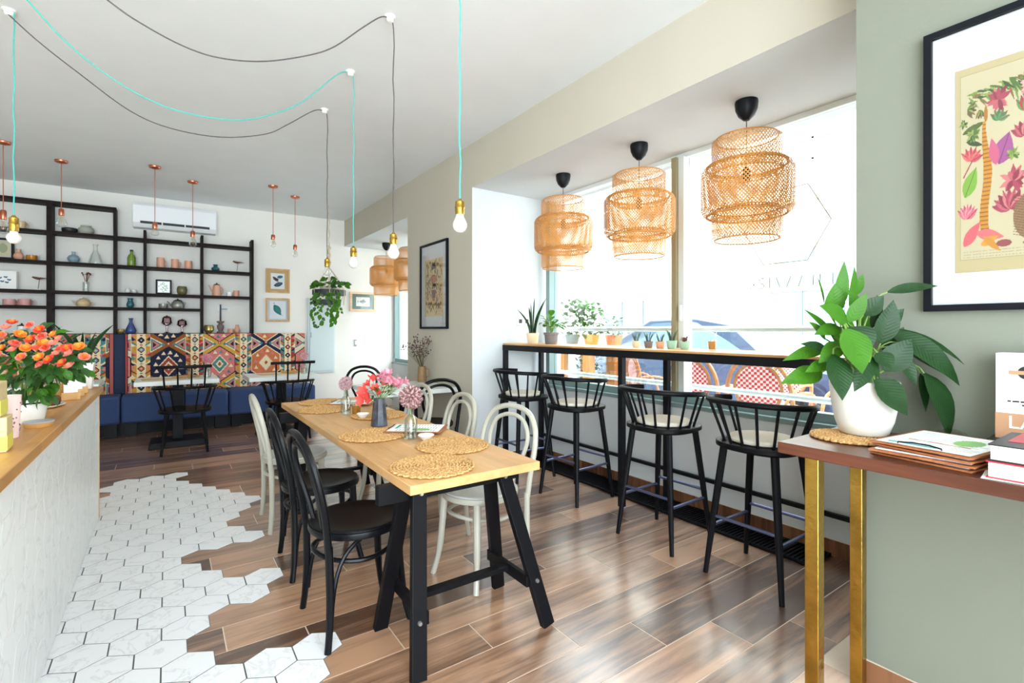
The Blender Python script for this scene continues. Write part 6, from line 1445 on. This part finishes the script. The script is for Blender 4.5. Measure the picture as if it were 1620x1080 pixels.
# bistro chairs
M_cane = mat('rattan_cane', c(176, 116, 70), 0.5, noise=.25, nscale=20)
def weave_panel(w, h):
    cv = Canvas(22, 24, (244, 226, 222))
    for i in range(22):
        for j in range(24):
            if (i + j * 2) % 4 < 2 and j % 2 == 0 or (i + j * 2) % 4 == 2 and j % 2: cv.a[j, i] = (214, 66, 74)
    return cv
def bistro(label):
    t = thing('bistro_chair', label, 'chair', group='rattan bistro chairs on the pavement')
    H_ = .92
    hoop = smooth_path([(-.20, -.19, 0), (-.20, -.20, .3), (-.205, -.215, .55), (-.22, -.20, .74), (-.235, -.12, .875), (-.24, 0, .92), (-.235, .12, .875), (-.22, .20, .74), (-.205, .215, .55), (-.20, .20, .3), (-.20, .19, 0)], 4)
    part(t, 'back_hoop', MB().tube(hoop, .016, 8), M_cane)
    ov = [(-.222 - .015 * math.sin(a), .155 * math.cos(a), .70 + .165 * math.sin(a)) for a in np.linspace(0, 2 * PI, 25)[:-1]]
    part(t, 'back_oval', MB().tube(ov, .011, 7, closed=True), M_cane)
    mb = MB(); mp = []
    cells = MB()
    M_red = mat('red_weave', c(196, 36, 46), .5); M_wh = mat('white_weave', c(226, 206, 200), .5)
    for i in range(-8, 8):
        for j in range(-9, 9):
            y, z = (i + .5) * .019, .70 + (j + .5) * .018
            if (y / .15) ** 2 + ((z - .70) / .16) ** 2 > 1: continue
            cells.mi = 0 if (i + j) % 2 else 1
            x = -.222 - .015 * (z - .70) / .165
            cells.box(x - .003, x + .003, y - .0095, y + .0095, z - .009, z + .009)
    part(t, 'woven_back', cells, [M_red, M_wh], smooth=False, kind='stuff')
    cells = MB()
    for i in range(-11, 11):
        for j in range(-11, 11):
            x, y = (i + .5) * .019, (j + .5) * .019
            if abs(x) ** 3 + abs(y) ** 3 > .21 ** 3: continue
            cells.mi = 0 if (i + j) % 2 else 1; cells.box(x - .0095, x + .0095, y - .0095, y + .0095, .445, .458)
    part(t, 'woven_seat', cells, [M_red, M_wh], smooth=False, kind='stuff')
    rim = [(.215 * math.copysign(abs(math.cos(a)) ** .7, math.cos(a)), .215 * math.copysign(abs(math.sin(a)) ** .7, math.sin(a)), .45) for a in np.linspace(0, 2 * PI, 33)[:-1]]
    part(t, 'seat_rim', MB().tube(rim, .014, 7, closed=True), M_cane)
    for s in (-1, 1):
        part(t, 'leg', MB().tube([(.17, s * .17, .45), (.20, s * .19, 0)], .015, 8), M_cane)
        part(t, 'brace', MB().tube(bez((-.19, s * .195, .12), (-.1, s * .18, .40), (.1, s * .17, .40), (.185, s * .18, .12), 8), .009, 6), M_cane)
        part(t, 'arm', MB().tube(bez((-.215, s * .21, .66), (0, s * .27, .70), (.14, s * .26, .66), (.17, s * .19, .45), 8), .013, 7), M_cane)
    part(t, 'brace', MB().tube(bez((.195, -.185, .12), (.18, -.1, .40), (.18, .1, .40), (.195, .185, .12), 8), .009, 6), M_cane)
    return t
GZ = -0.02
G = 'rattan bistro chairs on the pavement'
bc = bistro('red and white woven rattan chair outside, just left of the peace lily'); bc.location = (4.25, 2.22, GZ); bc.rotation_euler = (0, 0, 0.1); bc.scale = (1.22,) * 3
for x, y, rz, lb in ((4.25, 2.88, 0.15, 'red and white woven rattan chair outside, right of the window mullion'), (5.1, 4.2, -0.5, 'red and white woven rattan chair outside, left of the window mullion'), (4.75, 1.70, 2.6, 'red and white woven rattan chair outside, behind the peace lily pot'), (5.35, 2.75, 3.0, 'red and white woven rattan chair outside, across from the others')):
    o = dup(bc, (x, y, GZ), rz, lb, G); o.scale = (1.22,) * 3 if x < 5 else (1.12,) * 3
# wooden plant stand
M_pineo = wood_mat('pine_outdoor', c(186, 128, 66), c(206, 150, 84), 0.6, 2, 3.0, 0.2)
ps = thing('plant_stand', 'light wooden plant stand outside the left pane', 'plant stand', (0, 0, GZ))
part(ps, 'shelf_top', MB().box(4.35, 4.85, 4.05, 5.35, 1.07, 1.12), M_pineo, smooth=False)
for x in (4.38, 4.80):
    for y in (4.60, 5.10): part(ps, 'post', MB().box(x - .035, x + .035, y - .075, y + .075, 0, 1.07), M_pineo, smooth=False)
part(ps, 'lower_shelf', MB().box(4.42, 4.76, 4.10, 5.30, 0.5, 0.53), M_pineo, smooth=False)
M_lfo = mat('outdoor_leaf', c(66, 112, 28), .45, noise=.3, nscale=14, trans=.2)
def shrub(name, label, loc, pot, r, zr, n, m, seed, sz=1.0, potm=None):
    rg = random.Random(seed); t = thing(name, label, 'plant', loc, group='plants on the outdoor stand')
    part(t, 'pot', pot_mb(pot * .75, pot, pot * 1.3), potm or M_peach)
    me = leaf_mesh('leaf', .09 * sz, .045 * sz, .5, .1, m, 4, .8)
    for i in range(n):
        a = rg.uniform(0, 6.28); q = math.sqrt(rg.random()); z = rg.random()
        p = Vector((r * q * math.cos(a), r * q * math.sin(a), pot * 1.2 + zr * z))
        put(t, 'leaf', me, p, (math.cos(a + rg.uniform(-1, 1)), math.sin(a + rg.uniform(-1, 1)), rg.uniform(-.3, 1)), UP, rg.uniform(.6, 1.3))
    for i in range(5):
        a = i * 1.3; part(t, 'stem', MB().tube([(0, 0, pot), (r * .5 * math.cos(a), r * .5 * math.sin(a), pot + zr * .8)], .004, 5), M_stem)
SZ0 = GZ + 1.1205
shrub('potted_shrub', 'leafy plant in a pale blue bowl on the outdoor stand', (4.6, 5.16, SZ0), .11, .15, .46, 200, M_lfo, 1, 1.3, M_ltblue)
shrub('potted_shrub', 'leafy plant in a yellow pot on the outdoor stand', (4.6, 4.78, SZ0), .11, .15, .44, 200, M_lfo, 2, 1.3, mat('yellow_pot', c(224, 176, 84), .6))
shrub('potted_shrub', 'low plant in an orange bowl on the outdoor stand', (4.6, 4.38, SZ0), .11, .12, .24, 70, M_leafm, 3, .9, mat('orange_pot', c(224, 128, 86), .6))
shrub('potted_shrub', 'dense dark shrub between the posts of the outdoor stand', (4.62, 4.86, GZ + .531), .12, .17, .36, 170, M_leafm, 4, .8, M_greypot)
# parked car
car = thing('parked_car', 'dark blue car parked across the pavement', 'car', (6.7, 4.3, GZ))
M_carp = mat('dark_blue_car_paint', c(40, 54, 76), .25, coat=.5); M_carg = mat('car_window_glass', c(70, 90, 104), .08, spec=.8); M_tyre = mat('tyre', c(30, 30, 32), .8)
prof = [(-2.15, .35), (-2.2, .6), (-2.1, .86), (-1.25, .98), (-.65, 1.42), (-.1, 1.52), (.7, 1.50), (1.5, 1.08), (2.05, 1.0), (2.2, .7), (2.15, .35)]
n = len(prof); W2 = .85
vs = [((-1 if k else 1) * -W2 * (1 if z < 1.05 else .80), y, z) for k in (0, 1) for y, z in prof]
part(car, 'body', MB().add(vs, [tuple(range(n)), tuple(range(2 * n - 1, n - 1, -1))] + [(i, n + i, n + (i + 1) % n, (i + 1) % n) for i in range(n)]), M_carp, bevel=.05, ang=30)
for sg in (-1, 1):
    for ys in ([(-1.0, 1.04), (-.58, 1.36), (-.02, 1.44), (-.02, 1.04)], [(.06, 1.04), (.06, 1.44), (.62, 1.42), (1.2, 1.1), (1.2, 1.04)]):
        m = len(ys); q = [(sg * (W2 * .8 + .012 + (.135 if z < 1.06 else .0)), y, z) for y, z in ys]; q2 = [(x - sg * .02, y, z) for x, y, z in q]
        part(car, 'side_window', MB().add(q + q2, [tuple(range(m)), tuple(range(2 * m - 1, m - 1, -1))] + [(i, m + i, m + (i + 1) % m, (i + 1) % m) for i in range(m)]), M_carg, smooth=False)
    for y in (-1.35, 1.35):
        w = part(car, 'wheel', MB().tube([(sg * .70, y, .33), (sg * .88, y, .33)], .33, 24), M_tyre); part(w, 'hub', MB().tube([(sg * .875, y, .33), (sg * .892, y, .33)], .2, 18), mat('alloy', c(190, 192, 196), .3, metal=.8))
part(car, 'rear_window', MB().bar((-.0, 1.26, 1.27), (-.0, 1.262, 1.27), 1.1, .02, (0, 0, 1)), M_carg, smooth=False)
# building across the street
bd = thing('street_building', 'pale cream building with arched doorway across the street', 'building', (14, 0, GZ))
M_fac = mat('cream_render', c(196, 192, 184), .9); M_facw = mat('pale_window', c(84, 94, 108), .2); M_arch = mat('blue_grey_door', c(120, 152, 158), .5); M_corn = mat('pale_stone', c(190, 174, 146), .9)
part(bd, 'wall', MB().box(0, .6, -20, 45, 0, 13), M_fac, smooth=False)
for z in (4.4, 4.75, 9.2): part(bd, 'cornice', MB().box(-.15, 0, -20, 45, z, z + .14), M_corn, smooth=False)
for y in np.arange(-9.4, 40, 2.6):
    for z in (5.25, 9.6):
        w = part(bd, 'window', MB().box(-.04, .02, y - .45, y + .45, z, z + 1.7), M_facw, smooth=False)
        for zz in (.55, 1.1): part(w, 'glazing_bar', MB().box(-.06, -.039, y - .45, y + .45, z + zz, z + zz + .06), M_fac, smooth=False)
        part(w, 'glazing_bar', MB().box(-.06, -.039, y - .03, y + .03, z, z + 1.7), M_fac, smooth=False)
for y in (-2.2, 6.0, 12.4, 18.8):
    A = [(y + 1.35 * math.cos(a), 2.45 + .95 * math.sin(a)) for a in np.linspace(0, PI, 13)] + [(y - 1.35, 0), (y + 1.35, 0)]
    m = len(A); part(bd, 'arched_door', MB().add([(-.03, a, b) for a, b in A] + [(.02, a, b) for a, b in A], [tuple(range(m - 1, -1, -1)), tuple(range(m, 2 * m))] + [(i, (i + 1) % m, m + (i + 1) % m, m + i) for i in range(m)]), M_arch, smooth=False)
    part(bd, 'arch_moulding', MB().tube([(-.05, y + 1.55 * math.cos(a), 2.45 + 1.15 * math.sin(a)) for a in np.linspace(0, PI, 17)], .12, 6), M_corn)
    part(bd, 'transom', MB().box(-.07, -.029, y - 1.35, y + 1.35, 2.35, 2.47), M_corn, smooth=False)
    for s in (-.5, .5): part(bd, 'door_stile', MB().box(-.07, -.029, y + s - .04, y + s + .04, 0, 2.35), M_facw, smooth=False)
